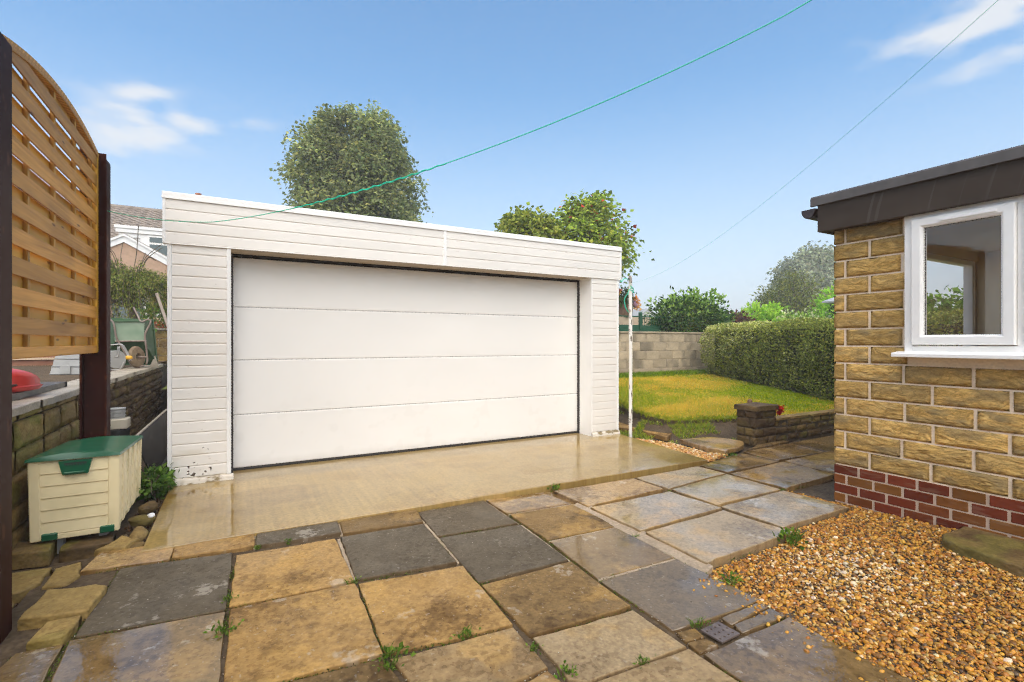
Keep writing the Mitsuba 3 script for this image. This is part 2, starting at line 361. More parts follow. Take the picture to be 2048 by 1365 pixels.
# white boards of the garage: real mould specks and splashes low down on the near pier
def clad_color(p, n, uv):
    c = C(.80, .765, .705) * (0.94 + 0.06 * uv.x) * (.97 + .06 * fbm(p.x * 2.2, p.z * 3.1, p.y, 2))
    low = smoothstep(.75, .10, p.z) * smoothstep(.8, .2, p.x)
    sp = smoothstep(.80, .86, noise(p.x * 46 + 3, p.z * 70, 2.0) * .55 + .45 * fbm(p.x * 9, p.z * 11, 6.0, 2) + .20 * low - .09)
    c = mix(c, C(.07, .05, .03), sp * low)
    gr = fbm(p.x * 3, p.z * 15, 4.1, 3); c = mix(c, C(.50, .42, .28), smoothstep(.45, .75, gr) * low * .45)
    sp2 = smoothstep(.955, .985, noise(p.x * 19 + 8, p.z * 33, 5.0)); c = mix(c, C(.45, .36, .28), sp2 * .35)
    return c
mat('cladding', clad_color, 0.32, spec=.5)
mat('white_trim', lambda p, n, uv: C(.83, .82, .79) * (.95 + .08 * fbm(p.x * 4, p.y * 4, p.z * 4, 2)), 0.28)
def door_color(p, n, uv):
    c = C(.81, .79, .75) * (.97 + .05 * fbm(p.x * 1.3, p.z * 2.0, 1.0, 2))
    smear = smoothstep(.62, .78, fbm(p.x * 9, p.z * 9, 3.0, 3)) * smoothstep(1.1, .3, p.z); c = mix(c, C(.55, .52, .45), smear * .10)
    return mix(c, C(.42, .36, .28), smoothstep(.11, .02, p.z) * .30 * (.4 + fbm(p.x * 6, p.z * 20, 0, 2)))
mat('garage_door', door_color, 0.34, lambda p, n, uv: 0.00035 * noise(p.x * 9, p.z * 190, 0))
mat('rubber', (.022, .018, .015), 0.6)
mat('soffit', lambda p, n, uv: mix((.30, .24, .17), (.44, .37, .28), fbm(p.x * 2, p.y * 30, 0, 2)), 0.6)
mat('painted_base', lambda p, n, uv: mix(C(.66, .60, .50), C(.24, .18, .09), smoothstep(.48, .66, fbm(p.x * 14, p.z * 25, p.y * 9, 3))), 0.6, lambda p, n, uv: 0.006 * fbm(p.x * 25, p.y * 25, p.z * 25, 3))
mat('felt_roof', (.10, .10, .10), 0.8)

# timber of the fence panel: uv.x is the board's own tone; grain along y (or along z for uprights)
def grain(u, a, b, o):
    w = fbm(u * 1.4 + o * 11, a * 16 + o * 7, b * 9, 2); g = fbm(u * 2.2 + o * 31, a * 75 + 5 * w, b * 30, 3)
    return w, g
def timber(vert):
    def fn(p, n, uv):
        u, a = (p.z, p.y) if vert else (p.y, p.z)
        w, g = grain(u, a, p.x, uv.x)
        c = mix((.36, .150, .026), (.66, .330, .068), g); c = mix(c, C(.60, .330, .030), smoothstep(.35, .9, uv.y) * .85)
        c = c * (0.66 + 0.62 * uv.x)
        kx, _, kr = voronoi(u * 2.2 + uv.x * 9, a * 9 + uv.x * 5); kn = smoothstep(.10, .03, kx) * smoothstep(.74, .78, kr)
        c = mix(c, C(.08, .035, .014), kn * .75)
        st = smoothstep(.56, .74, fbm(u * 1.2 + 3, a * 5 + uv.x * 3, 2.0, 3)); return mix(c, c * C(.55, .52, .50), st * .55)
    return fn
def timber_bump(p, n, uv): return 0.0012 * fbm(p.y * 4, p.z * 80, p.x * 60, 2)
mat('slat_wood', timber(False), 0.5, timber_bump, spec=.3)
mat('upright_wood', timber(True), 0.5, spec=.3)
mat('post_steel', lambda p, n, uv: mix(mix((.022, .005, .003), (.050, .012, .006), fbm(p.x * 6, p.y * 6, p.z * 1.2, 3)), C(.11, .032, .011), smoothstep(.66, .8, fbm(p.x * 20, p.y * 20, p.z * 9, 3)) * .6), 0.45,
    lambda p, n, uv: 0.0007 * fbm(p.x * 40, p.y * 40, p.z * 40, 2), spec=.05)

# pitched-face house stone, mortar, brick
def stone_ridge(p, o):
    w = fbm(p.x * 9 + o, p.y * 9, p.z * 9, 2)
    return dr.abs(fbm(p.x * 16 + 2 * w, p.y * 13 + 3 * w + o, p.z * 46 + 5 * w, 4) - .5) * 2
def stone_color(p, n, uv):
    o = uv.x * 17.0; a = fbm(p.x * 30, p.y * 12, p.z * 32, 3); b = fbm(p.x * 9, p.y * 7 + uv.x * 9, p.z * 14, 3); r = stone_ridge(p, o)
    c = mix((.36, .205, .050), (.74, .485, .165), a * .6 + .4 * smoothstep(.02, .35, r)); c = c * (.66 + .58 * uv.x)
    c = mix(c, C(.27, .20, .10), smoothstep(.40, .70, b) * (.2 + .7 * uv.y)); c = mix(c, C(.66, .46, .17), smoothstep(.60, .8, a) * .5)
    c = mix(c, C(.16, .10, .04), smoothstep(.08, .0, r) * .35)
    return c * (.76 + .48 * fbm(p.x * 120, p.y * 120, p.z * 120, 2))
mat('house_stone', stone_color, 0.78, lambda p, n, uv: 0.014 * stone_ridge(p, uv.x * 17.0) + 0.009 * fbm(p.x * 30, p.y * 26, p.z * 60, 3) + 0.0018 * noise(p.x * 150, p.y * 150, p.z * 150), spec=.12)
mat('pale_mortar', lambda p, n, uv: mix((.64, .50, .355), (.80, .67, .50), fbm(p.x * 14, p.y * 14, p.z * 14, 3)) * (.85 + .3 * fbm(p.x * 90, p.y * 90, p.z * 90, 2)), 0.8, lambda p, n, uv: 0.003 * fbm(p.x * 50, p.y * 50, p.z * 50, 3), spec=.3)
def brick_color(p, n, uv):
    a = fbm(p.x * 30, p.y * 14, p.z * 30, 3); red = mix((.105, .020, .009), (.185, .040, .016), a); brn = mix((.155, .058, .014), (.225, .095, .026), a)
    c = mix(red, brn, smoothstep(.45, .8, uv.x)); c = c * (.75 + .5 * uv.y)
    return mix(c, C(.32, .24, .17), smoothstep(.64, .8, fbm(p.x * 20, p.y * 8, p.z * 30, 3)) * .18)
mat('plinth_brick', brick_color, 0.45, lambda p, n, uv: 0.0015 * fbm(p.x * 60, p.y * 60, p.z * 60, 3), spec=.08)
def upvc(p, n, uv): return C(.86, .84, .80) * (.97 + .05 * fbm(p.x * 8, p.y * 8, p.z * 8, 2))
mat('upvc', upvc, 0.22)
def fascia_color(p, n, uv):
    c = mix((.040, .027, .018), (.066, .047, .033), fbm(p.x * 3, p.y * 3, p.z * 9, 2))
    s_ = noise(p.y * 34 + p.z * 9 + 2 * noise(p.y * 3, p.z * 3, 0), p.z * 2.2, 2.0); return mix(c, C(.13, .115, .10), smoothstep(.82, .92, s_) * .30)
mat('fascia_brown', fascia_color, 0.42, lambda p, n, uv: 0.0006 * noise(p.y * 6, p.z * 160, p.x * 60), spec=.2)
mat('roof_trim', lambda p, n, uv: mix((.075, .062, .052), (.115, .098, .085), fbm(p.x * 4, p.y * 20, p.z * 6, 2)), 0.36)
mat('gutter_brown', (.036, .022, .018), 0.25)
scene['material_window_glass'] = {'type': 'thindielectric', 'int_ior': 1.5}
mat('plaster', lambda p, n, uv: C(.78, .65, .43) * (.95 + .08 * fbm(p.x * 2, p.y * 2, p.z * 2, 2)), 0.8, spec=.2)
mat('room_floor', (.20, .14, .09), 0.5)
mat('dark_gap', (.02, .017, .014), 0.8)

# weathered garden walling: uv.x tone (0 sooty, 1 yellow), uv.y moss
def wall_color(p, n, uv):
    a = fbm(p.x * 22, p.y * 22, p.z * 22, 3); b = fbm(p.x * 6 + uv.x * 20, p.y * 6, p.z * 8, 3)
    soot = mix((.035, .020, .010), (.10, .060, .028), a); yel = mix((.20, .125, .036), (.38, .255, .085), a)
    c = mix(soot, yel, smoothstep(.05, .85, uv.x + .5 * (b - .5)))
    m = smoothstep(.50, .68, fbm(p.x * 5 + 2, p.y * 5, p.z * 6, 3)) * uv.y; c = mix(c, mix((.12, .12, .018), (.24, .22, .04), a), m * .85)
    return c * (.7 + .6 * fbm(p.x * 80, p.y * 80, p.z * 80, 2))
mat('garden_stone', wall_color, 0.62, lambda p, n, uv: 0.012 * fbm(p.x * 26, p.y * 26, p.z * 36, 3), eps=2.5e-3, spec=.25)
mat('wall_core', lambda p, n, uv: mix((.04, .028, .016), (.13, .095, .055), fbm(p.x * 18, p.y * 18, p.z * 18, 3)), 0.8, lambda p, n, uv: 0.012 * fbm(p.x * 40, p.y * 40, p.z * 40, 3))
mat('coping', lambda p, n, uv: mix((.26, .215, .155), (.50, .44, .35), fbm(p.x * 7, p.y * 7, p.z * 7, 3)) * (.75 + .5 * fbm(p.x * 70, p.y * 70, p.z * 70, 2)), 0.4, lambda p, n, uv: 0.006 * fbm(p.x * 24, p.y * 24, p.z * 24, 3))
def cblock(p, n, uv):
    c = mix((.31, .25, .17), (.48, .39, .27), fbm(p.x * 5, p.y * 5, p.z * 7, 3)) * (.72 + .5 * uv.x)
    c = mix(c, C(.13, .11, .085), smoothstep(.56, .72, fbm(p.x * 2.4, p.y * 3, p.z * 1.5 + uv.y, 3)) * .6)
    c = mix(c, C(.30, .17, .10), smoothstep(.85, .45, p.z + .25 * fbm(p.x * 4, p.z * 4, 2, 2)) * .35); return c * (.8 + .4 * fbm(p.x * 60, p.y * 60, p.z * 60, 2))
mat('concrete_block', cblock, 0.75, lambda p, n, uv: 0.004 * fbm(p.x * 40, p.y * 40, p.z * 40, 3), spec=.3)
mat('block_mortar', lambda p, n, uv: mix((.40, .34, .26), (.54, .47, .38), fbm(p.x * 9, p.y * 9, p.z * 9, 2)), 0.85, spec=.2)

mat('lawn_base', lambda p, n, uv: mix(mix((.15, .18, .010), (.26, .26, .014), fbm(p.x * 1.5, p.y * 1.5, 0, 3)), C(.52, .36, .05), smoothstep(.45, .7, fbm(p.x * .8 + 5, p.y * .8, 3, 3)) * .7) * (.6 + .8 * fbm(p.x * 30, p.y * 30, 0, 2)), 0.9, spec=.15)
mat('far_ground', lambda p, n, uv: mix((.055, .075, .018), (.12, .135, .035), fbm(p.x * .4, p.y * .4, 0, 3)), 0.9, spec=.2)
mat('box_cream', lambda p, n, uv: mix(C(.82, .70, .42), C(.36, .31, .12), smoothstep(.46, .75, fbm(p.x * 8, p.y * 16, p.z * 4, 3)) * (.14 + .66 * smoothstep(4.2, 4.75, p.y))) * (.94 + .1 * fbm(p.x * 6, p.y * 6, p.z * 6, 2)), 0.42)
mat('box_green', lambda p, n, uv: C(.010, .095, .045) * (.85 + .3 * fbm(p.x * 12, p.y * 12, p.z * 12, 2)), 0.20)
mat('bark', lambda p, n, uv: mix((.06, .045, .03), (.18, .14, .10), fbm(p.x * 12, p.y * 12, p.z * 3, 3)), 0.85)
mat('twig_dark', (.022, .026, .010), 0.9)
mat('steel_grey', (.42, .41, .39), 0.35, metallic=.7)
mat('plastic_grey', lambda p, n, uv: C(.36, .36, .345) * (.85 + .25 * fbm(p.x * 9, p.y * 9, p.z * 9, 2)), 0.40)
mat('plastic_dark', (.03, .03, .03), 0.4)
mat('tub_brown', lambda p, n, uv: mix((.17, .14, .105), (.26, .22, .17), fbm(p.x * 8, p.y * 8, p.z * 2, 2)), 0.5)
mat('plastic_beige', (.55, .50, .39), 0.4)
mat('red_plastic', lambda p, n, uv: C(.62, .045, .035) * (.85 + .25 * fbm(p.x * 10, p.y * 10, p.z * 10, 2)), 0.28)
mat('barrow_green', lambda p, n, uv: mix((.016, .050, .018), (.055, .115, .050), fbm(p.x * 9, p.y * 9, p.z * 9, 3)), 0.38)
mat('barrow_panel', lambda p, n, uv: mix((.14, .22, .14), (.27, .34, .24), fbm(p.x * 7, p.y * 7, p.z * 7, 3)), 0.40)
mat('tube_frame', lambda p, n, uv: mix((.10, .05, .04), (.34, .28, .23), fbm(p.x * 14, p.y * 14, p.z * 5, 2)), 0.4, metallic=.3)
mat('tyre', lambda p, n, uv: mix((.13, .085, .045), (.28, .20, .12), fbm(p.x * 20, p.y * 20, p.z * 20, 2)), 0.7)
mat('yellow_plastic', (.68, .36, .02), 0.4)
mat('wood_pole', lambda p, n, uv: mix((.30, .24, .19), (.50, .43, .36), fbm(p.x * 30, p.y * 30, p.z * 2, 2)), 0.55)
mat('pole_paint', lambda p, n, uv: mix(C(.78, .75, .69), C(.17, .13, .09), smoothstep(.62, .70, fbm(p.x * 60, p.y * 60, p.z * 9, 3)) + .8 * smoothstep(2.0, 2.17, p.z) * smoothstep(.35, .5, fbm(p.x * 40, p.y * 40, p.z * 15, 2))), 0.5)
mat('line_green', (.03, .58, .36), 0.30)
mat('slate_board', lambda p, n, uv: mix((.035, .031, .028), (.10, .09, .08), fbm(p.x * 12, p.y * 12, p.z * 12, 3)), 0.35, lambda p, n, uv: 0.006 * fbm(p.x * 30, p.y * 30, p.z * 30, 3))
mat('black_sheet', lambda p, n, uv: mix((.006, .005, .004), (.024, .019, .014), fbm(p.x * 15, p.y * 4, p.z * 10, 3)), 0.40, lambda p, n, uv: 0.003 * fbm(p.x * 30, p.y * 8, p.z * 30, 3), spec=.15)
mat('drain_metal', lambda p, n, uv: mix((.085, .060, .050), (.17, .13, .105), fbm(p.x * 40, p.y * 40, 0, 3)), 0.40, lambda p, n, uv: 0.0012 * fbm(p.x * 120, p.y * 120, 0, 2))
mat('fence_green', (.012, .075, .035), 0.45)
mat('beige_render', lambda p, n, uv: C(.60, .47, .33) * (.88 + .2 * fbm(p.x * 3, p.y * 3, p.z * 3, 2)), 0.8, spec=.2)
mat('tan_render', lambda p, n, uv: mix((.42, .275, .185), (.53, .36, .25), fbm(p.x * 1.4, p.y, p.z * 1.4, 3)) * (.88 + .24 * fbm(p.x * 12, p.y * 12, p.z * 12, 2)), 0.85, spec=.2)
mat('roof_tile', lambda p, n, uv: mix((.20, .165, .135), (.34, .285, .235), fbm(p.x * 4, p.y * 4, p.z * 4, 2)) * (.7 + .6 * fbm(p.x * 25, p.y * 25, p.z * 25, 2)), 0.75, spec=.3)
mat('white_paint', (.82, .82, .80), 0.4)
mat('tile_red', (.25, .085, .06), 0.7)
mat('far_brick', lambda p, n, uv: mix((.27, .12, .075), (.40, .20, .13), fbm(p.x * 7, p.y * 7, p.z * 14, 2)), 0.85, spec=.2)
mat('far_glass', (.11, .14, .14), 0.08)
mat('terracotta', (.45, .17, .09), 0.7)
mat('shed_brown', (.050, .028, .020), 0.7)
mat('shed_roof', (.42, .43, .45), 0.5)
mat('barrel_wood', lambda p, n, uv: mix((.14, .075, .045), (.26, .15, .09), fbm(p.x * 20, p.y * 20, p.z * 2, 2)), 0.6)
mat('paper_white', (.78, .78, .77), 0.6)

# ================================================================== THE SETTING
RS = np.random.RandomState(7)
def zlawn(y): return 0.17 + 0.065 * (np.asarray(y, float) - 4.5)

def sheet(x0, x1, y0, y1, z, nx=1, ny=1, hole=None):
    x, y = np.meshgrid(np.linspace(x0, x1, nx + 1), np.linspace(y0, y1, ny + 1), indexing='ij')
    zz = z(x, y) if callable(z) else np.full(x.shape, z, float)
    return np.stack([x, y, zz], -1).reshape(-1, 3), grid(nx, ny)

g = thing('ground', 'bare brown soil and bedding under the yard, running out to the horizon', 'ground', kind='structure')
near = sheet(-1.9, 9.0, -3.0, 9.0, lambda x, y: -0.072 + 0.022 * (meshkit.fbm(np.stack([x * 3, y * 3, x * 0], -1), 3, 3) - .5) - 0.05 * np.clip((-0.62 - x) / .2, 0, 1) * np.clip((5 - y) / .5, 0, 1) * 0.4, 160, 170)
far = [sheet(-600, -1.9, -600, 900, -0.072), sheet(9.0, 900, -600, 900, -0.072), sheet(-1.9, 9.0, -600, -3.0, -0.072), sheet(-1.9, 9.0, 9.0, 900, -0.072)]
put(g, cat(near, *far), 'soil', True)

g = thing('garden_ground', 'rough green ground of the gardens beyond the block wall', 'ground', kind='structure')
put(g, cat(sheet(-1.0, 140, 9.32, 160, lambda x, y: 0.55 + 0.012 * (y - 9.3), 14, 14), sheet(11.4, 140, -20, 9.32, lambda x, y: 0.50 + 0.0 * x, 8, 8)), 'far_ground')
g = thing('terrace', 'raised garden terrace held up by the old stone retaining wall', 'terrace', kind='structure')
put(g, cat(sheet(-90, -1.34, -8, 120, lambda x, y: 0.862 + 0.0 * x, 8, 20)), 'soil')

# garage apron
g = thing('driveway', 'pale brushed concrete apron in front of the garage, wet at both ends', 'driveway', kind='structure')
ap = [(-0.508, 3.761)] + [(x, 3.761 - 0.0197 * (x + .508) + RS.uniform(-.005, .005)) for x in np.arange(-.3, 4.4, .12)] + [(4.5, 3.663), (4.575, 4.28), (4.65, 4.9), (4.715, 5.5), (4.715, 5.9), (-0.508, 5.9), (-.508, 5.0)]
put(g, flag(ap, 0.0, 0.12, 5, rough=0.002, bevel=0.010, step=0.25, tilt=0, dome=0.0), 'apron', 25)

# flagstones: tone 0 dark grey .. 0.35 brown .. 0.7 orange .. 1 pale
PATIO = '''r0a .62 -0.764,3.621;-0.735,3.886;-0.515,3.875;-0.339,3.868;-0.34,3.571
r0b .74 -0.333,3.865;0.115,3.834;0.106,3.535;-0.333,3.57
r0c .04 0.127,3.817;0.648,3.795;0.628,3.506;0.115,3.531
r0d .30 0.664,3.786;1.23,3.731;1.195,3.443;0.64,3.5
r0e .10 1.228,3.701;1.81,3.715;1.795,3.124;1.2,3.171
r0f .56 1.832,3.718;2.441,3.661;2.443,3.3;1.83,3.351
r1f .46 1.832,3.312;2.442,3.272;2.379,2.735;1.821,2.761
r2f .38 1.814,2.732;2.369,2.713;2.359,2.162;1.77,2.177
r3f .20 1.768,2.153;2.353,2.144;2.349,1.588;2.023,1.591;1.756,1.618
r1e .06 1.195,3.14;1.794,3.085;1.754,2.441;1.16,2.447
r1d .05 0.617,3.459;1.183,3.408;1.144,2.725;0.579,2.79
r1b .76 0.006,3.463;0.583,3.44;0.565,2.774;-0.029,2.801
r1a .02 -0.577,3.572;-0.015,3.503;-0.037,2.781;-0.624,2.847
r2a .32 -0.628,2.816;-0.041,2.752;-0.051,2.45;-0.054,2.059;-0.607,2.17
r2z .26 -0.803,2.817;-0.648,2.803;-0.635,2.186;-0.875,2.32
r2b .62 -0.025,2.773;0.566,2.74;0.535,2.06;0.225,2.081;-0.039,2.101
r2d .66 0.583,2.745;1.165,2.668;1.121,1.998;0.547,2.065
r2e .45 1.164,2.418;1.753,2.414;1.721,1.856;1.151,1.895
r3d .86 0.555,2.024;1.113,1.978;1.101,1.668;0.977,1.657;0.624,1.679
r3e .94 1.151,1.87;1.706,1.829;1.705,1.498;1.191,1.528;1.135,1.569
r3b .40 -0.034,2.084;0.225,2.065;0.533,2.043;0.585,1.674;-0.04,1.728
r4d .80 1.0,1.644;1.092,1.654;1.1,1.569;1.073,1.186;0.735,1.294;0.631,1.648
r4e .90 1.207,1.512;1.697,1.479;1.705,1.23;1.653,0.975;1.129,1.073
r4f .28 1.731,1.426;2.323,1.42;2.30,1.177;2.308,0.896;1.704,0.922
c1 .22 2.029,1.578;2.335,1.579;2.333,1.526;2.027,1.517
c2 .20 2.039,1.51;2.322,1.516;2.319,1.438;2.016,1.446
c3 .42 1.759,1.603;1.86,1.579;1.842,1.523;1.741,1.535
c4 .44 1.737,1.521;1.838,1.505;1.837,1.444;1.729,1.445'''
pt = thing('patio', 'wet yard of square flagstones, dark grey ones among brown, orange and buff', 'paving', kind='structure')
put(pt, sheet(-0.95, 2.42, -1.6, 3.70, lambda x, y: -0.036 - .012 * np.clip(x, 0, 2) + 0.008 * (meshkit.fbm(np.stack([x * 14, y * 14, x * 0], -1), 3, 5) - .5), 70, 90), 'soil', True)
WET = ('r0a', 'r2a', 'r2z', 'r3f', 'r2f', 'r4f', 'c1', 'c2', 'r0f')
for i, line in enumerate(PATIO.split('\n')):
    nm, tone, pts = line.split(' ')
    small = nm[0] == 'c'
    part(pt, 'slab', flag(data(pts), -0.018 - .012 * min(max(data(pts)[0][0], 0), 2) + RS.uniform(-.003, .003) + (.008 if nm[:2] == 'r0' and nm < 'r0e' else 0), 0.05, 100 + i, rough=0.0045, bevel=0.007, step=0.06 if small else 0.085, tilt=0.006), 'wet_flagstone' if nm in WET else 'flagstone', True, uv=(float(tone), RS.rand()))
# flags out of the frame, towards the house door, so that the yard does not stop at the picture's edge
for yy in (0.30, -0.32, -0.94):
    for xx in (-.62, -.02, .58, 1.18, 1.74):
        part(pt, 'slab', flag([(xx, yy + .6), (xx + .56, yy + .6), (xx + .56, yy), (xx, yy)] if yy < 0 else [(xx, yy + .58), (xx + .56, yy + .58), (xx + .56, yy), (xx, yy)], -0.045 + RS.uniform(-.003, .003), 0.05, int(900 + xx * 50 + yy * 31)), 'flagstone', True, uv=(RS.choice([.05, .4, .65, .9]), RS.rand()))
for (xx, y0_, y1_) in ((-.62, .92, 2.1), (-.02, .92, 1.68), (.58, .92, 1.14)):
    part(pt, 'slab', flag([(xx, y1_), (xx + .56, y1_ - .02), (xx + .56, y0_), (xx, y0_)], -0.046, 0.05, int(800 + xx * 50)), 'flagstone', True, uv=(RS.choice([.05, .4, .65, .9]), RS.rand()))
# mortar: the sloping fillet up to the raised path, and the filled joints
def fillet(pts, zl, zh, xs):
    p = np.array(pts); zz = zl + (zh - zl) * np.clip((p[:, 0] - xs[0]) / (xs[1] - xs[0]), 0, 1); return p, zz
mo = np.array(data('2.386,3.25;2.47,3.27;2.382,3.0;2.478,3.0;2.372,2.735;2.474,2.72;2.362,2.45;2.468,2.45;2.36,2.162;2.45,2.25;2.352,2.05;2.44,2.0;2.36,1.93;2.43,1.94'))
zz = np.where(np.arange(len(mo)) % 2 == 0, -.043, -.024) + RS.uniform(-.004, .004, len(mo))
mv = np.c_[mo, zz]; skirt = mv.copy(); skirt[:, 2] = -.10
ff = [[2 * i, 2 * i + 1, 2 * i + 3, 2 * i + 2] for i in range(len(mo) // 2 - 1)]; n_ = len(mo)
ff += [[2 * i + 1, 2 * i + 1 + n_, 2 * i + 3 + n_, 2 * i + 3] for i in range(n_ // 2 - 1)] + [[2 * i + n_, 2 * i, 2 * i + 2, 2 * i + 2 + n_] for i in range(n_ // 2 - 1)] + [[n_ - 2, n_ - 1, 2 * n_ - 1, 2 * n_ - 2]]
part(pt, 'mortar_fillet', (np.vstack([mv, skirt]), quads(ff)), 'mortar_fill', label='pale sloping mortar fillet between the yard flags and the raised path')
for a, b, w in (((.652, 3.80), (.632, 3.50), .022), ((.600, 3.44), (.570, 2.79), .020), ((1.20, 3.44), (1.17, 2.74), .016), ((1.812, 3.70), (1.80, 3.12), .012), ((1.81, 3.10), (1.765, 2.44), .014), ((.112, 3.83), (.108, 3.53), .014), ((1.22, 3.70), (1.2, 3.46), .018), ((1.82, 3.34), (1.0, 3.34), .0), ((1.77, 2.165), (2.35, 2.15), .016), ((1.82, 2.748), (2.37, 2.725), .012), ((1.832, 3.325), (2.43, 3.29), .012)):
    if w <= 0: continue
    a, b = np.array(a), np.array(b); d = (b - a) / np.linalg.norm(b - a); n = np.array([-d[1], d[0]]) * w / 2
    part(pt, 'mortar_joint', flag([a - n, b - n, b + n, a + n], -0.024 - .012 * min(max(a[0], 0), 2), 0.03, int(a[0] * 500 + w * 999), rough=.003, bevel=.003, step=.05), 'mortar_fill')
# big joints near the drain filled with mortar, and the step between yard and gravel
PATH = '''p1 .80 2.424,3.584;3.32,3.547;3.315,3.169;2.442,3.127
p2 .95 3.354,3.556;4.245,3.585;4.26,3.256;3.948,3.223;3.365,3.159
p3 .94 3.354,3.114;3.928,3.195;4.245,3.222;4.21,2.651;3.359,2.65
p4 .93 2.441,3.089;3.294,3.08;3.315,2.566;2.441,2.544
p5 .95 3.362,2.615;4.204,2.629;4.23,2.102;3.376,2.111
p6 .97 2.443,2.502;3.286,2.53;3.332,2.009;2.426,1.981
p7 .42 4.268,3.572;5.179,3.748;5.171,3.279;4.298,3.257
p8 .50 5.264,3.776;6.255,3.805;6.108,3.304;5.191,3.32
p9 .30 6.285,3.82;7.343,3.86;7.118,3.305;6.146,3.305
p10 .52 4.283,3.222;5.225,3.261;5.156,2.699;4.293,2.657
p11 .58 5.261,3.267;6.246,3.288;6.188,2.671;5.19,2.693
q1 .46 6.286,3.27;7.1,3.27;7.1,2.69;6.24,2.68
q2 .40 7.16,3.85;8.2,3.85;8.2,2.7;7.16,2.7'''
ph = thing('path', 'wet raised flag path leading right past the house corner', 'path', kind='structure')
put(ph, cat(sheet(2.47, 4.3, 2.02, 3.62, -0.060), sheet(4.3, 8.2, 2.68, 3.9, -0.060)), 'soil')
for i, line in enumerate(PATH.split('\n')):
    nm, tone, pts = line.split(' ')
    part(ph, 'slab', flag(data(pts), -0.018 + RS.uniform(-.004, .004), 0.055, 300 + i, rough=0.005, bevel=0.007, tilt=0.007), 'wet_flagstone', True, uv=(float(tone), RS.rand()))  # pale tones of the nearer flags paint in a whitish reflection
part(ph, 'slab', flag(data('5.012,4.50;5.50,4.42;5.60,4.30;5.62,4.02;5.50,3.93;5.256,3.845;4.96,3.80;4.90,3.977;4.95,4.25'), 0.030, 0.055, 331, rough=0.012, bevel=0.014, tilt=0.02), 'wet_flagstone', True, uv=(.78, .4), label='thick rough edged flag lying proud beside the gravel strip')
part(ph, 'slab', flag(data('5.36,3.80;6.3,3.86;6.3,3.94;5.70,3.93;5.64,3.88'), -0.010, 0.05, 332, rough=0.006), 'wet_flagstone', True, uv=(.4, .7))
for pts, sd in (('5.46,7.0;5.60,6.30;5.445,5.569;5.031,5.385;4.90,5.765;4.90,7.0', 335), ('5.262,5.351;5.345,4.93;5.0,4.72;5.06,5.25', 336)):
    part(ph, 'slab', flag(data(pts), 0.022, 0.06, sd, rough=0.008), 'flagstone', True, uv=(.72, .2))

# lawn: a turf sheet with a cut edge, and the blades
edge = data('5.95,9.08;5.80,7.4;5.72,6.55;5.457,5.86;5.33,5.40;5.36,5.06;5.65,4.93;5.971,4.89;6.469,4.75;6.8,4.66;7.2,4.30;9.6,4.30;9.4,2.2;10.6,2.2;10.9,5;11.3,9.08')
LAWN = Polygon(edge)
lw = thing('lawn', 'short yellow green lawn with straw coloured dry patches and a cut soil edge', 'lawn', kind='structure')
def lawn_sheet():
    pts = []
    e = []
    p = np.array(edge)
    for a, b in zip(p, np.roll(p, -1, 0)):
        n = max(1, int(np.linalg.norm(b - a) / .12)); e += [a + (b - a) * k / n for k in range(n)]
    e = np.array(e); e = e + .035 * (np.stack([meshkit.fbm(np.c_[e * 5, e[:, :1] * 0], 3, 1), meshkit.fbm(np.c_[e * 5, e[:, :1] * 0], 3, 2)], 1) - .5)
    c = np.array([8.0, 6.2]); n = len(e); rings = []
    for fr, dz in ((1.0, -.16), (1.004, -.035), (.995, -.008), (.98, 0), (.8, 0), (.5, 0), (.25, 0)):
        q = c + (e - c) * fr; rings.append(np.c_[q, zlawn(q[:, 1]) + dz])
    rings[0][:, 2] = -.08
    v = np.vstack(rings + [np.r_[c, zlawn(c[1])][None]]); m = len(rings)
    i, j = np.meshgrid(np.arange(m - 1), np.arange(n), indexing='ij'); k = (j + 1) % n
    f = quads(np.stack([i * n + j, i * n + k, (i + 1) * n + k, (i + 1) * n + j], -1).reshape(-1, 4)); j = np.arange(n)
    return v, np.vstack([f, np.stack([(m - 1) * n + j, (m - 1) * n + (j + 1) % n, np.full(n, m * n)], 1)]), e
lv, lf, LE = lawn_sheet()
put(lw, (lv[len(LE):], lf[(lf >= len(LE)).all(1)] - len(LE)), 'lawn_base', True)
part(lw, 'turf_edge', (lv[:2 * len(LE)], lf[(lf < 2 * len(LE)).all(1)]), 'soil', label='dark cut soil edge of the lawn')

def inside(poly, n, rs, tries=6):
    x0, y0, x1, y1 = poly.bounds; P_ = prep(poly); out = []
    while len(out) < n:
        q = rs.uniform((x0, y0), (x1, y1), (n, 2)); out += [p for p in q if P_.contains(SPoint(p))]
    return np.array(out[:n])

def blades(xy, z, h, w, cols, rs, lean=.5):
    n = len(xy); a = rs.uniform(0, 2 * PI, n); h = h * rs.uniform(.6, 1.4, n)
    sx, sy = np.cos(a) * w / 2, np.sin(a) * w / 2; b = rs.uniform(0, 2 * PI, n); lx, ly = np.cos(b) * h * lean * rs.rand(n), np.sin(b) * h * lean * rs.rand(n)
    p = np.c_[xy, z]
    v = np.stack([p + np.c_[-sx, -sy, 0 * sx], p + np.c_[sx, sy, 0 * sx], p + np.c_[lx * .4 + sx * .7, ly * .4 + sy * .7, h * .6], p + np.c_[lx, ly, h]], 1)
    f = np.array([[0, 1, 2], [0, 2, 3]]); F = (f[None] + (np.arange(n) * 4)[:, None, None]).reshape(-1, 3)
    return v.reshape(-1, 3), F, np.repeat(cols, 4, 0)
rs = np.random.RandomState(21)
xy = inside(LAWN, 70000, rs)
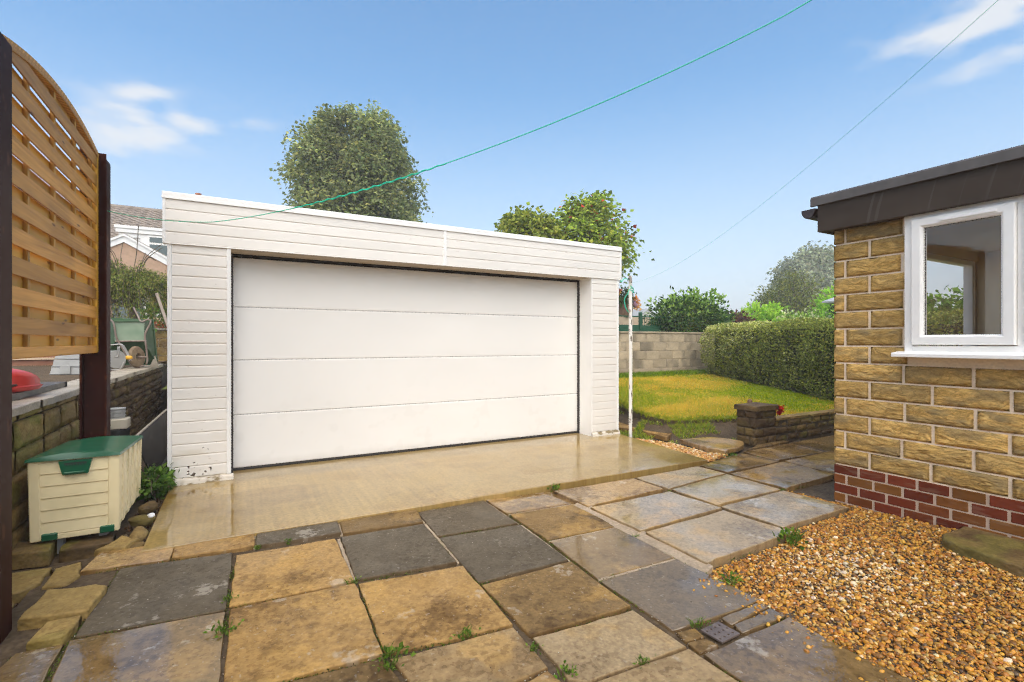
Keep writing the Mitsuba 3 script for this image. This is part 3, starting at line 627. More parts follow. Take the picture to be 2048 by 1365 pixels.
dry = np.clip((meshkit.fbm(np.c_[xy[:, 0] * .8 + 2, xy[:, 1] * .8, xy[:, 0] * 0], 3, 4) - .40) * 5 + .35 * np.exp(-((xy[:, 0] - 7.2) / 1.6) ** 2 - ((xy[:, 1] - 5.9) / 1.1) ** 2), 0, 1) * np.clip((9.0 - xy[:, 1]) / .8, 0, 1)
cg = pal(rs, len(xy), [(.24, .37, .008), (.36, .45, .010), (.47, .50, .014), (.18, .29, .008)]); cy = pal(rs, len(xy), [(.76, .52, .06), (.68, .52, .04), (.80, .54, .10)])
pick = (rs.rand(len(xy)) < np.clip(dry * 1.1, 0, .95))[:, None]
gr = thing('lawn_grass', 'short yellow green grass blades covering the lawn', 'grass', kind='stuff')
L = blades(xy, zlawn(xy[:, 1]) - .004, .026 + .022 * meshkit.fbm(np.c_[xy * 2.2, xy[:, :1] * 0], 3, 12), .008, np.where(pick, cy, cg), rs)
fr = LE[(LE[:, 1] < 6.8) & (LE[:, 0] < 7.3)]; fx = np.repeat(fr, 70, 0) + rs.normal(0, .03, (len(fr) * 70, 2))
L = catl(L, blades(fx, zlawn(fx[:, 1]) - rs.uniform(.02, .07, len(fx)), .055, .007, pal(rs, len(fx), [(.26, .36, .014), (.44, .46, .018), (.20, .26, .014)]), rs, 1.0))
wallx = np.c_[rs.uniform(6, 11.3, 5000), 9.04 - np.abs(rs.normal(0, .16, 5000))]
L = catl(L, blades(wallx, zlawn(wallx[:, 1]) - .01, .10, .010, pal(rs, 5000, [(.16, .30, .016), (.28, .40, .02), (.12, .20, .014)]), rs, .8))
put(gr, (L[0], L[1]), 'grass_blade', color=L[2])

# weeds and rough grass between path and lawn
st = Polygon(data('4.74,5.6;4.74,7.4;5.6,7.4;5.68,6.5;5.40,5.85;5.30,5.4;5.33,5.05;5.65,4.9;5.97,4.86;5.90,4.35;5.66,4.15;5.55,4.45;5.05,4.6;5.0,4.72;4.86,5.3'))
from scipy.spatial import cKDTree
LET = cKDTree(LE)
def zverge(x, y): return np.maximum(-.062, .125 - .50 * LET.query(np.c_[np.ravel(x), np.ravel(y)])[0]).reshape(np.shape(x)) + .014 * (meshkit.fbm(np.stack([np.asarray(x) * 9, np.asarray(y) * 9, np.asarray(x) * 0], -1), 3, 2) - .5)
vg = thing('verge', 'sloping soil verge between the path and the cut lawn edge', 'verge', kind='structure')
vt = sheet(4.72, 7.2, 4.1, 7.5, zverge, 70, 90); cen = vt[0][vt[1]].mean(1)[:, :2]; VP = prep(Polygon(data('4.74,5.5;4.74,7.4;6.0,7.4;6.0,5.2;7.0,4.7;7.0,4.27;6.2,4.27;5.72,4.24;5.62,4.15;5.5,4.45;5.05,4.6;4.98,4.75;4.84,5.3')))
put(vg, (vt[0], vt[1][np.array([VP.contains(SPoint(c)) for c in cen])]), 'soil', True)
xy = inside(st, 8500, rs); dens = meshkit.fbm(np.c_[xy * 3.1, xy[:, :1] * 0], 3, 9) - .35 * np.exp(-((xy[:, 0] - 5.7) / .28) ** 2 - ((xy[:, 1] - 4.6) / .3) ** 2)
onslab = np.array([Polygon(data('5.52,7.0;5.54,6.30;5.445,5.569;5.031,5.385;4.965,5.765;4.97,7.0')).contains(SPoint(p)) or Polygon(data('5.262,5.351;5.345,4.93;5.0,4.72;5.06,5.25')).contains(SPoint(p)) for p in xy])
xy = xy[(dens > .34) & ~onslab]
rg = thing('rough_grass', 'weedy rough grass and clover in the strip before the lawn edge', 'grass', kind='stuff')
L = blades(xy, zverge(xy[:, 0], xy[:, 1]) - .01, .060, .008, pal(rs, len(xy), [(.24, .38, .025), (.40, .46, .03), (.50, .48, .06)]), rs, 1.1)
lp = xy[rs.choice(len(xy), 1500)]; lp = np.c_[lp, zverge(lp[:, 0], lp[:, 1]) + rs.uniform(0, .04, 1500)]
L = catl(L, leaves(lp, np.tile([0, 0, 1.0], (1500, 1)), .030, 'oval', rs, pal(rs, 1500, [(.18, .32, .03), (.32, .44, .04), (.46, .48, .08)]), spread=1.4))
put(rg, (L[0], L[1]), 'leaf', color=L[2])

# gravel, every stone real
def pebbles(xy, z, size, cols, rs, sub):
    base = trimesh.creation.icosphere(sub, 1.0); bv, bf = np.array(base.vertices), np.array(base.faces)
    n = len(xy); out = np.empty((n, len(bv), 3)); nr = 24
    shapes = []
    for k in range(nr):
        s_ = bv * (1 + .5 * (meshkit.fbm(bv * 1.2 + k * 3.3, 2, k) - .5))[:, None]; shapes.append(s_ * np.array([1.0, rs.uniform(.55, .95), rs.uniform(.40, .75)]))
    shapes = np.array(shapes)[rs.randint(0, nr, n)]
    q = rs.normal(0, 1, (n, 4)) * np.array([1, .22, .22, 1]); q /= np.linalg.norm(q, axis=1, keepdims=True); w, x, y, zq = q.T
    R = np.stack([1 - 2 * (y * y + zq * zq), 2 * (x * y - zq * w), 2 * (x * zq + y * w), 2 * (x * y + zq * w), 1 - 2 * (x * x + zq * zq), 2 * (y * zq - x * w), 2 * (x * zq - y * w), 2 * (y * zq + x * w), 1 - 2 * (x * x + y * y)], -1).reshape(n, 3, 3)
    v = np.einsum('nij,nkj->nki', R, shapes) * size[:, None, None] + np.c_[xy, z][:, None]
    F = (bf[None] + (np.arange(n) * len(bv))[:, None, None]).reshape(-1, 3)
    return v.reshape(-1, 3), F, np.repeat(cols, len(bv), 0)
GCOL = [(.44, .20, .018), (.52, .26, .030), (.36, .13, .012), (.58, .38, .13), (.22, .095, .014), (.66, .50, .28), (.11, .065, .03), (.45, .27, .07)]
GW = [3.4, 2.8, 3.2, .7, 2.6, .3, 1.2, 1.1]
gv = Polygon(data('4.345,2.66;4.345,.2;2.6,.2;2.335,.9;2.30,1.17;2.345,1.42;2.355,1.62;2.39,1.93;2.46,1.96;3.35,1.99;3.36,2.09;4.24,2.08;4.22,2.64'))
rs = np.random.RandomState(33)
gb = thing('gravel_bed', 'golden gravel between the flags and the house plinth', 'gravel', kind='structure')
x0, y0, x1, y1 = gv.bounds
def gz(x, y): return -.066 + .035 * np.exp(-((x - 4.35) / .55) ** 2) * np.clip((2.3 - y) / .6, 0, 1) + .012 * (meshkit.fbm(np.stack([x * 3, y * 3, x * 0], -1), 2, 8) - .5)
gt = sheet(2.3, 4.36, .1, 2.7, gz, 40, 50)
cen = gt[0][gt[1]].mean(1)[:, :2]; P_ = prep(gv.buffer(.01)); keep = np.array([P_.contains(SPoint(c)) for c in cen])
put(gb, (gt[0], gt[1][keep]), 'soil', True)
gs = thing('gravel', 'loose wet golden brown gravel stones with some cream and grey ones, paler where glare is coloured in', 'gravel', kind='stuff')
xy = inside(gv, 29000, rs)
white = .38 * np.exp(-((xy[:, 0] - 3.10) / .45) ** 2 - ((xy[:, 1] - 1.55) / .32) ** 2)  # paler stones mixed in here stand in for glare on the gravel
cols = pal(rs, len(xy), GCOL, GW, .2); wc = pal(rs, len(xy), [(.70, .56, .36), (.66, .46, .22), (.62, .50, .34), (.58, .36, .12)])
cols = np.where((rs.rand(len(xy)) < white)[:, None], wc, cols)
size = rs.gamma(5, .0082 / 5, len(xy)).clip(.0035, .017); zc = gz(xy[:, 0], xy[:, 1]) + size * .30 + rs.uniform(0, .010, len(xy))
nearm = xy[:, 0] ** 2 + xy[:, 1] ** 2 < 2.95 ** 2
L1 = pebbles(xy[nearm], zc[nearm], size[nearm], cols[nearm], rs, 1); L2 = pebbles(xy[~nearm], zc[~nearm], size[~nearm], cols[~nearm], rs, 0)
sp_ = np.vstack([np.c_[rs.uniform(2.12, 2.34, 60), rs.uniform(.95, 1.9, 60)], np.c_[rs.normal(2.31, .035, 110), rs.uniform(1.0, 1.9, 110)]])
L3 = pebbles(sp_, np.where(sp_[:, 1] > 1.97, -.014, -.040), rs.gamma(6, .0070 / 6, len(sp_)).clip(.003, .012), pal(rs, len(sp_), GCOL, GW, .2), rs, 1)
L = catl(L1, L2, L3); put(gs, (L[0], L[1]), 'pebble', True, color=L[2])
gs2 = thing('gravel_strip', 'narrow strip of orange gravel beside the concrete apron edge', 'gravel', kind='stuff')
xy = inside(Polygon(data('4.78,5.06;4.95,4.62;4.90,4.0;5.02,3.80;4.56,3.72;4.62,4.28;4.68,4.8')), 1900, rs); sz = rs.gamma(9, .0125 / 9, len(xy)).clip(.007, .02)
L = pebbles(xy, -.058 + sz * .3 + rs.uniform(0, .03, len(xy)), sz, pal(rs, len(xy), [(.55, .27, .06), (.62, .38, .12), (.46, .2, .04), (.68, .52, .3)], None, .2), rs, 1)
put(gs2, (L[0], L[1]), 'pebble', True, color=L[2])

# ================================================================== GARAGE
G0, G1, GY = -0.525, 4.700, 5.33          # wall faces left / right, front plane
OL, OR, OT = -0.035, 4.225, 2.163         # opening
ga = thing('garage', 'flat roofed white boarded double garage with a wide four section door', 'garage')
part(ga, 'roof', cat(bx(G0 - .02, G1 + .02, GY + .02, 11.4, 2.50, 2.585)), 'felt_roof')
part(ga, 'roof_trim', cat(bx(-.566, 4.741, 5.300, 5.40, 2.568, 2.617, .006), bx(-.568, 4.743, 5.2975, 5.302, 2.556, 2.575)), 'white_trim')
wl = part(ga, 'wall', cat(bx(G0 + .012, OL - .012, GY + .014, 5.62, 0.0, 2.18), bx(OR + .012, G1 - .012, GY + .014, 5.62, 0.0, 2.18), bx(G0 + .012, G0 + .13, 5.62, 11.3, -.05, 2.52), bx(G1 - .13, G1 - .012, 5.62, 11.3, -.05, 2.52), bx(G0 + .13, G1 - .13, 11.18, 11.3, -.05, 2.52),
                             bx(G0 + .012, G1 - .012, GY + .02, 5.62, 2.19, 2.55)), 'cladding', uv=(.5, .5))
def board_x(x0, x1, y, z0, z1):
    d = .010                          # a board of the cladding: V joint below, tongue above, face at y
    return prism([(y + .016, z0), (y + .006, z0 + .001), (y, z0 + .007), (y, z1 - .006), (y + .004, z1 - .001), (y + .016, z1)], 0, x0, x1)
pitch = .1012
for s, (x0, x1) in enumerate(((G0 + .032, OL - .036), (OR + .012, G1 - .03))):
    for k in range(21):
        z0 = .055 + k * pitch; z1 = z0 + pitch - .0035
        part(wl, 'board', board_x(x0, x1, GY, z0, min(z1, 2.165)), 'cladding', uv=(RS.rand(), RS.rand()))
for k in range(24):                   # side wall boards towards the terrace
    z0 = .055 + k * pitch; part(wl, 'side_board', prism([(G0 + .016, z0), (G0 + .006, z0 + .001), (G0, z0 + .007), (G0, z0 + pitch - .009), (G0 + .016, z0 + pitch - .004)], 1, 5.37, 11.3), 'cladding', uv=(RS.rand(), .5))
for x0, x1 in ((G0 - .004, G0 + .030), (G1 - .030, G1 + .004)):
    part(ga, 'corner_trim', bx(x0, x1, GY - .006, GY + .035, .03, 2.185, .004), 'white_trim')
part(ga, 'jamb_trim', bx(OL - .036, OL, GY - .010, GY + .03, .05, 2.163, .004), 'white_trim')
part(ga, 'jamb_trim', bx(OR - .004, OR + .012, GY - .004, GY + .03, .05, 2.163, .003), 'white_trim')
part(ga, 'reveal', bx(OR, OR + .012, GY + .03, 5.64, .0, 2.17), 'white_trim'); part(ga, 'reveal', bx(OL - .012, OL, GY + .03, 5.60, .0, 2.17), 'white_trim')
part(ga, 'soffit', bx(OL, OR, GY + .012, 5.62, 2.158, 2.172), 'soffit')
def base_strip(x0, x1, sd):
    rs_ = np.random.RandomState(sd); x = np.linspace(x0, x1, 26); yo = GY - .022 + rs_.uniform(-.008, .008, 26); zt_ = .048 + rs_.uniform(-.006, .008, 26)
    v = np.concatenate([np.c_[x, yo - .008, x * 0 - .01], np.c_[x, yo, zt_ * .7], np.c_[x, yo + .014, zt_], np.c_[x, x * 0 + GY + .02, zt_ + .004]]); f = []
    for r in range(3): f += [[r * 26 + i, r * 26 + i + 1, (r + 1) * 26 + i + 1, (r + 1) * 26 + i] for i in range(25)]
    return v, quads(f)
part(ga, 'base_fillet', base_strip(G0, OL + .02, 3), 'painted_base', True, label='chipped white painted mortar along the foot of the near pier')
part(ga, 'base_fillet', base_strip(OR, G1, 4), 'painted_base', True)
fa = part(ga, 'fascia', bx(-.545, 4.722, 5.325, 5.40, 2.166, 2.566), 'cladding', uv=(.5, .5))
for k in range(4):
    z0 = 2.163 + k * .1005; z1 = z0 + (.0975 if k != 2 else .0995)
    for x0, x1 in ((-.542, 2.086), (2.106, 4.719)):
        part(fa, 'board', board_x(x0, x1, 5.313, z0, min(z1, 2.562)), 'cladding', uv=(RS.rand(), RS.rand()))
part(fa, 'joint_trim', bx(2.078, 2.114, 5.305, 5.33, 2.160, 2.558, .003), 'white_trim')
part(fa, 'end_trim', bx(-.562, -.541, 5.306, 5.40, 2.158, 2.570, .003), 'white_trim'); part(fa, 'end_trim', bx(4.718, 4.738, 5.306, 5.40, 2.158, 2.570, .003), 'white_trim')
part(fa, 'drip_trim', bx(-.541, 4.718, 5.309, 5.322, 2.155, 2.164, .003), 'white_trim')
dk = part(ga, 'door', bx(OL - .01, OR + .01, 5.672, 5.70, .0, 2.20), 'dark_gap')
zs_ = [.022, .555, 1.102, 1.632, 2.130]
for k in range(4):
    z0, z1 = zs_[k] + .003, zs_[k + 1] - .003
    part(dk, 'panel', prism([(5.670, z0), (5.650, z0), (5.643, z0 + .007), (5.643, z1 - .007), (5.650, z1), (5.670, z1)], 0, -.018, 4.214), 'garage_door')
for k in (1, 2, 3): part(dk, 'joint', bx(-.018, 4.214, 5.6505, 5.66, zs_[k] - .006, zs_[k] + .006), 'plastic_grey')
part(dk, 'seal', bx(-.034, -.020, 5.56, 5.668, .0, 2.15), 'rubber'); part(dk, 'seal', bx(4.216, 4.2245, 5.60, 5.668, .0, 2.15), 'rubber'); part(dk, 'seal', bx(-.02, 4.216, 5.638, 5.668, 2.137, 2.157), 'rubber')
part(dk, 'bottom_seal', bx(-.02, 4.216, 5.640, 5.668, .001, .021, .004), 'rubber')

# ================================================================== HOUSE
HX, HY = 4.354, 2.281
ho = thing('house', 'flat roofed house corner of buff rock faced stone on a red brick plinth', 'house')
WY0, WY1, WZ0, WZ1 = 0.14, 1.764, 1.206, 2.203      # window opening
wl = part(ho, 'wall', cat(bx(HX + .004, HX + .11, WY1, HY - .012, -.12, 2.30), bx(HX + .004, HX + .11, -3.2, WY0, -.12, 2.30), bx(HX + .004, HX + .11, WY0, WY1, -.12, WZ0 - .02),
                          bx(HX + .11, 5.48, HY - .11, HY - .012, -.12, 2.36), bx(6.86, 9.0, HY - .11, HY - .012, -.12, 2.36), bx(5.48, 6.86, HY - .11, HY - .012, -.12, 1.15), bx(5.48, 6.86, HY - .11, HY - .012, 2.14, 2.36)), 'pale_mortar')
rows = [.2755, .411, .551, .688, .828, .970, 1.111, 1.250, 1.390, 1.530, 1.671, 1.808, 1.948, 2.085, 2.215]
sd = 1
for r in range(14):
    z0, z1 = rows[r] + .007, rows[r + 1] - .007
    y = HY
    first = .074 if r % 2 else .252
    lens = [first] + [.383 + RS.uniform(-.012, .012) for _ in range(16)]
    for k, ln in enumerate(lens):
        a, b = y, y - ln; y = b - .0215
        if a < -.75: break
        segs = [(a, b)]
        if z1 > WZ0 + .01:
            segs = [(a, max(b, WY1 + .004))] if a > WY1 + .03 else ([(min(a, WY0 - .004), b)] if b < WY0 - .03 else [])
        for a_, b_ in segs:
            top = z1
            if z0 < WZ0 < z1: top = z1
            m = block(a_ - b_, top - z0, .10, sd, nx=14 if ln > .2 else 5, ny=7, amp=.013, edge=.008, stretch=(8, 26)); sd += 1
            part(wl, 'stone', basis(m, (HX - .010, a_, z0), (0, -1, 0), (0, 0, 1), (-1, 0, 0)), 'house_stone', True, uv=(RS.rand(), RS.rand()))
# the sill course and plain run out of the frame
part(wl, 'stone', xf(bx(HX + .006, HX + .1, -3.2, -.78, .28, 2.2)), 'house_stone', uv=(.5, .5), label='plain run of the stone wall towards the house door')
mat('plinth_mortar', lambda p, n, uv: mix((.40, .29, .21), (.55, .42, .32), fbm(p.x * 14, p.y * 14, p.z * 14, 3)), 0.85, spec=.2)
part(wl, 'plinth_bed', bx(HX + .001, HX + .004, -3.2, HY - .006, -.12, .270), 'plinth_mortar')
bz = [.2735, .1925, .1155, .0395, -.0365, -.112]
for r in range(5):
    z1, z0 = bz[r] - .004, bz[r + 1] + .006
    y = HY; first = .175 if r % 2 == 0 else .085
    for k in range(17):
        ln = first if k == 0 else .176; a, b = y, y - ln; y = b - .0185
        if a < -.8: break
        part(wl, 'brick', bx(HX - .004, HX + .1, b, a, z0, z1, .004), 'plinth_brick', uv=(RS.rand() ** 1.3, RS.rand()))
    part(wl, 'brick', bx(HX - .002, HX + .1, -3.2, y, z0, z1), 'plinth_brick', uv=(.4, .5))
# roof edge
rf = part(ho, 'roof', cat(bx(4.26, 9.2, -3.4, 2.36, 2.40, 2.47)), 'felt_roof')
part(rf, 'edge_trim', cat(prism([(4.195, 2.412), (4.222, 2.412), (4.222, 2.44), (4.36, 2.486), (4.36, 2.498), (4.212, 2.492), (4.198, 2.478)], 1, -3.4, 2.388)), 'roof_trim')
part(ho, 'fascia_board', bx(4.226, 4.250, -3.4, 2.346, 2.196, 2.426, .002), 'fascia_brown')
part(ho, 'fascia_board', bx(4.250, 9.1, 2.322, 2.346, 2.196, 2.426, .002), 'fascia_brown')
part(ho, 'soffit_board', bx(4.250, 4.372, -3.4, 2.322, 2.205, 2.217), 'fascia_brown'); part(ho, 'soffit_board', bx(4.372, 9.1, 2.262, 2.322, 2.205, 2.217), 'fascia_brown')
an = np.linspace(PI, 2 * PI, 13); go = np.c_[2.412 + .056 * np.cos(an), 2.395 + .056 * np.sin(an) * 1.35]; gi = np.c_[2.412 + .049 * np.cos(an), 2.395 + .049 * np.sin(an) * 1.35]
def channel(x0, x1):
    a = np.r_[go, gi[::-1]]; n = len(a); v = np.vstack([np.c_[np.full(n, x0), a], np.c_[np.full(n, x1), a]]); i = np.arange(n); j = (i + 1) % n; f = [quads(np.stack([i, j, j + n, i + n], 1))]
    k = np.arange(12); f.append(quads(np.stack([k, k + 1, n - 2 - k, n - 1 - k], 1))); return v, np.vstack(f)
gu = part(ho, 'gutter', channel(4.225, 9.0), 'gutter_brown', 30)
part(gu, 'end_cap', prism([tuple(p) for p in go], 0, 4.205, 4.226), 'gutter_brown')
part(gu, 'bracket', bx(4.30, 4.33, 2.346, 2.36, 2.33, 2.42), 'gutter_brown')
# window: two lights
wn = part(ho, 'window', cat(bx(4.290, 4.385, WY1 - .052, WY1 - .003, WZ0, WZ1, .004), bx(4.290, 4.385, WY0, WY0 + .05, WZ0, WZ1, .004), bx(4.290, 4.385, WY0 + .05, WY1 - .052, WZ0, WZ0 + .05, .004), bx(4.290, 4.385, WY0 + .05, WY1 - .052, WZ1 - .045, WZ1, .004), bx(4.290, 4.385, 1.122, 1.160, WZ0 + .05, WZ1 - .045, .004)), 'upvc')
def ring(y0, y1, z0, z1, w, x0, x1):
    """mitred frame with a bevelled inner edge; looks towards -x"""
    o = [(y1, z0), (y0, z0), (y0, z1), (y1, z1)]; prof = [(0, x1), (0, x0 + .006), (.006, x0), (w - .016, x0), (w - .003, x0 + .014), (w, x0 + .020), (w, x1)]
    v = []
    for a, x in prof:
        for (y, z), (sy, sz) in zip(o, ((-1, 1), (1, 1), (1, -1), (-1, -1))): v.append((x, y + sy * a, z + sz * a))
    f = []
    for i in range(len(prof) - 1):
        for j in range(4): f.append([i * 4 + j, i * 4 + (j + 1) % 4, (i + 1) * 4 + (j + 1) % 4, (i + 1) * 4 + j])
    return np.array(v, float), quads(f)
for y0, y1 in ((1.162, 1.710), (.192, 1.120)):
    sa = part(wn, 'sash', ring(y0, y1, 1.262, 2.166, .070, 4.262, 4.33), 'upvc')
    part(wn, 'pane', (np.array([[4.300, y1 - .066, 1.328], [4.300, y0 + .066, 1.328], [4.300, y0 + .066, 2.100], [4.300, y1 - .066, 2.100]]), np.array([[0, 1, 2], [0, 2, 3]])), 'window_glass')
    part(wn, 'gasket', ring(y0 + .066, y1 - .066, 1.328, 2.100, .006, 4.285, 4.31), 'rubber')
part(wn, 'vent', bx(4.252, 4.264, 1.245, 1.545, 2.118, 2.142, .004), 'upvc')
part(wn, 'sill', prism([(4.185, 1.176), (4.185, 1.196), (4.192, 1.204), (4.288, 1.214), (4.36, 1.214), (4.36, 1.186), (4.20, 1.172)], 1, .11, 1.800), 'upvc')
# the room behind
rm = part(ho, 'room', cat(bx(4.47, 6.86, -1.72, -1.70, -.1, 2.26), bx(6.86, 6.90, -1.72, HY - .12, -.1, 2.26), bx(4.466, 4.474, -1.7, WY0 - .02, -.1, 2.26), bx(4.466, 4.474, WY1 + .02, HY - .12, -.1, 2.26), bx(4.466, 4.474, WY0 - .02, WY1 + .02, -.1, WZ0 - .02),
                          bx(4.474, 5.48, HY - .128, HY - .118, -.1, 2.26), bx(5.48, 6.86, HY - .128, HY - .118, -.1, 1.16), bx(5.48, 6.86, HY - .128, HY - .118, 2.135, 2.26)), 'plaster', label='cream plastered walls seen through the window')
part(rm, 'ceiling', bx(4.40, 6.90, -1.72, HY - .1, 2.225, 2.24), 'plaster'); part(rm, 'floor', bx(4.40, 6.90, -1.72, HY - .1, -.06, -.04), 'room_floor')
w2 = part(ho, 'far_window', cat(bx(5.48, 5.54, HY - .11, HY - .03, 1.16, 2.135, .004), bx(6.78, 6.84, HY - .11, HY - .03, 1.16, 2.135, .004), bx(5.54, 6.78, HY - .11, HY - .03, 1.16, 1.22, .004), bx(5.54, 6.78, HY - .11, HY - .03, 2.085, 2.135, .004)), 'upvc', label='garden side window seen through the room')
part(w2, 'pane', (np.array([[5.52, HY - .07, 1.2], [6.80, HY - .07, 1.2], [6.80, HY - .07, 2.1], [5.52, HY - .07, 2.1]]), np.array([[0, 1, 2], [0, 2, 3]])), 'window_glass')
part(w2, 'handle', tube(smooth_path([(6.80, HY - .13, 1.19), (6.80, HY - .15, 1.25), (6.77, HY - .16, 1.28), (6.74, HY - .15, 1.24)]), .008, 6), 'steel_grey', True)
# stone step at the foot of the wall
sp = thing('stone_step', 'mossy grey brown stone doorstep at the foot of the house wall', 'step')
put(sp, flag(data('3.96,1.41;4.08,1.455;4.345,1.45;4.345,.2;3.86,.2;3.88,.75;3.84,1.0'), .028, .13, 77, rough=.012, bevel=.018, tilt=.02), 'garden_stone', True, uv=(.30, .45))

# ================================================================== FENCE PANEL AND POSTS
PX = -0.957
fp = thing('timber_fence', 'bow topped hit and miss timber fence panel between two dark steel posts', 'fence')
Y0, Y1 = 3.10, 5.062
def arch(y):
    t = (np.asarray(y) - Y0) / (Y1 - Y0); return 2.700 + .035 * t + .150 * (1 - (2 * t - 1.10) ** 2 / 1.21)
ys = np.linspace(Y0, Y1, 40); under = Polygon([(Y0, 1.0), (Y1, 1.0)] + [(y, float(arch(y)) - .040) for y in ys[::-1]])
def slat(z0, z1, x0, x1, tone, name):
    g_ = sbox(Y0 + .02, z0, Y1 - .045, z1).intersection(under)
    if g_.is_empty or g_.area < .01: return
    v, f = extr(g_.simplify(.002), x1 - x0)
    warp = .0015 * np.sin(v[:, 0] * 3 + z0 * 40)
    part(fp, name, (np.c_[x0 + v[:, 2] + warp, v[:, 0], v[:, 1]], f), 'slat_wood', uv=(tone, .15 if name == 'front_slat' else .75))
rs = np.random.RandomState(5)
for k in range(11):
    zc_ = 1.366 + .149 * k
    slat(zc_ - .045, zc_ + .045, PX - .009, PX, rs.rand(), 'front_slat')
for k in range(11):
    zc_ = 1.366 - .0745 + .149 * k
    slat(max(zc_ - .045, 1.25), zc_ + .045, PX - .040, PX - .031, rs.rand(), 'back_slat')
for y in (3.14, 3.58, 4.02, 4.468, 4.908):
    part(fp, 'batten', bx(PX - .0305, PX - .0095, y - .016, y + .016, 1.245, float(min(arch(y - .016), arch(y + .016))) - .038, .002), 'upright_wood', uv=(rs.rand(), .6))
part(fp, 'side_rail', bx(PX - .052, PX + .004, Y1 - .045, Y1, 1.198, float(arch(Y1)) - .006, .004), 'upright_wood', uv=(.75, .9))
part(fp, 'side_rail', bx(PX - .052, PX + .004, Y0 - .02, Y0 + .02, 1.198, 2.69, .004), 'upright_wood', uv=(.5, .5))
part(fp, 'bottom_rail', bx(PX - .050, PX + .003, Y0 + .02, Y1 - .0455, 1.196, 1.256, .004), 'slat_wood', uv=(.8, .45))
az_ = arch(ys); av = []
for x in (PX - .050, PX + .006):
    for dz in (-.046, 0): av.append(np.c_[np.full(40, x), ys, az_ + dz])
av = np.vstack(av); fl = []
for i in range(39):
    a, b, c, d = i, 40 + i, 80 + i, 120 + i
    fl += [[a, a + 1, b + 1, b], [c, d, d + 1, c + 1], [b, b + 1, d + 1, d], [a, c, c + 1, a + 1]]
part(fp, 'top_rail', (av, quads(fl)), 'slat_wood', 40, label='curved top rail')
def hpost(y, zt, label, zt2):
    t = thing('fence_post', label, 'post', 'dark steel fence posts')
    part(t, 'flange', bx(-.907, -.893, y - .072, y + .072, -.12, zt2, .002), 'post_steel')
    part(t, 'flange', bx(-1.060, -1.046, y - .072, y + .072, -.12, zt, .002), 'post_steel')
    part(t, 'web', bx(-1.045, -.908, y - .006, y + .006, -.12, zt - .004), 'post_steel')
    return t
hpost(5.075, 2.80, 'dark brown steel post at the far end of the fence panel behind the storage box', 2.735)
hpost(3.025, 2.640, 'dark brown steel post at the near end of the fence panel', 2.635)

# ================================================================== RETAINING WALL
rw = thing('retaining_wall', 'low mossy stone retaining wall behind the storage box, sooty at its far end', 'wall')
part(rw, 'core', bx(-1.40, -1.225, -3.0, 12.5, -.15, .83), 'wall_core')
sd = 1000
for lo, hi, hs, l0, l1, tones, moss, amp in ((2.5, 5.72, (.17, .15, .19, .16, .18, .15), .28, .62, (.62, 1.0), (.45, 1.0), .012), (5.72, 11.4, (.105, .08, .12, .09, .11, .085, .10, .12, .09, .1), .13, .34, (.0, .30), (.1, .3), .042)):
    z = -.07; rowi = 0
    while z < .79:
        z1 = min(z + hs[rowi % len(hs)], .835); z1 = .835 if .835 - z1 < .05 else z1; y = lo - RS.uniform(0, .2) * (lo < 3)
        while y < hi - .06:
            ln = min(RS.uniform(l0, l1), hi - y); hh = z1 - z - RS.uniform(.006, .02)
            m = block(ln - .014, hh, .08, sd, nx=7, ny=4, amp=amp, edge=.016 if amp > .02 else .008, stretch=(6, 12)); sd += 1
            part(rw, 'stone', basis(m, (-1.20 + RS.uniform(-.010, .014), y, z + RS.uniform(0, .006)), (0, 1, 0), (0, 0, 1), (1, 0, 0)), 'garden_stone', True, uv=(RS.uniform(*tones), RS.uniform(*moss)))
            y += ln
        z = z1; rowi += 1
for i, (y0, y1) in enumerate(((2.4, 3.55), (3.56, 4.7), (4.71, 6.05), (6.06, 7.2), (7.2, 8.5), (8.52, 9.8), (9.82, 11.4))):
    part(rw, 'coping_stone', flag([(-1.195, y0), (-1.195, y1), (-1.52, y1), (-1.52, y0)], .874, .052, 1500 + i, rough=.010, bevel=.012, step=.1, tilt=.006), 'coping', True)

# ================================================================== THINGS IN THE LEFT CORNER
sb = thing('storage_box', 'cream plastic garden storage box with a green hipped lid and green front handle', 'storage box')
def bxw(x, z):                       # the box's front face leans out towards the top
    return x
B0, B1, BF, BB, BZ0, BZ1 = -1.112, -0.672, 4.125, 4.99, .035, .545
def taper(v):
    v = np.array(v, float); k = (v[:, 2] - BZ0) / (BZ1 - BZ0)
    v[:, 0] = (v[:, 0] + .89) * (1 + .035 * k) - .89; v[:, 1] = (v[:, 1] - 4.57) * (1 + .030 * k) + 4.57; v[:, 2] -= k * (v[:, 1] - BF) * .045; return v
def tp(m): v, f = arr(m); return taper(v), f
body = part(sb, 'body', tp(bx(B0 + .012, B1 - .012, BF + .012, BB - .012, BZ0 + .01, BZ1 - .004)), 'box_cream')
for x0, x1 in ((B0, B0 + .055), (B1 - .06, B1)):
    part(sb, 'corner_post', tp(bx(x0, x1, BF, BF + .05, BZ0, BZ1 - .004, .006)), 'box_cream')
    part(sb, 'corner_post', tp(bx(x0, x1, BB - .05, BB, BZ0, BZ1 - .004, .006)), 'box_cream')
part(sb, 'bottom_rail', tp(bx(B0 + .056, B1 - .061, BF + .002, BF + .02, BZ0, BZ0 + .035, .004)), 'box_cream')
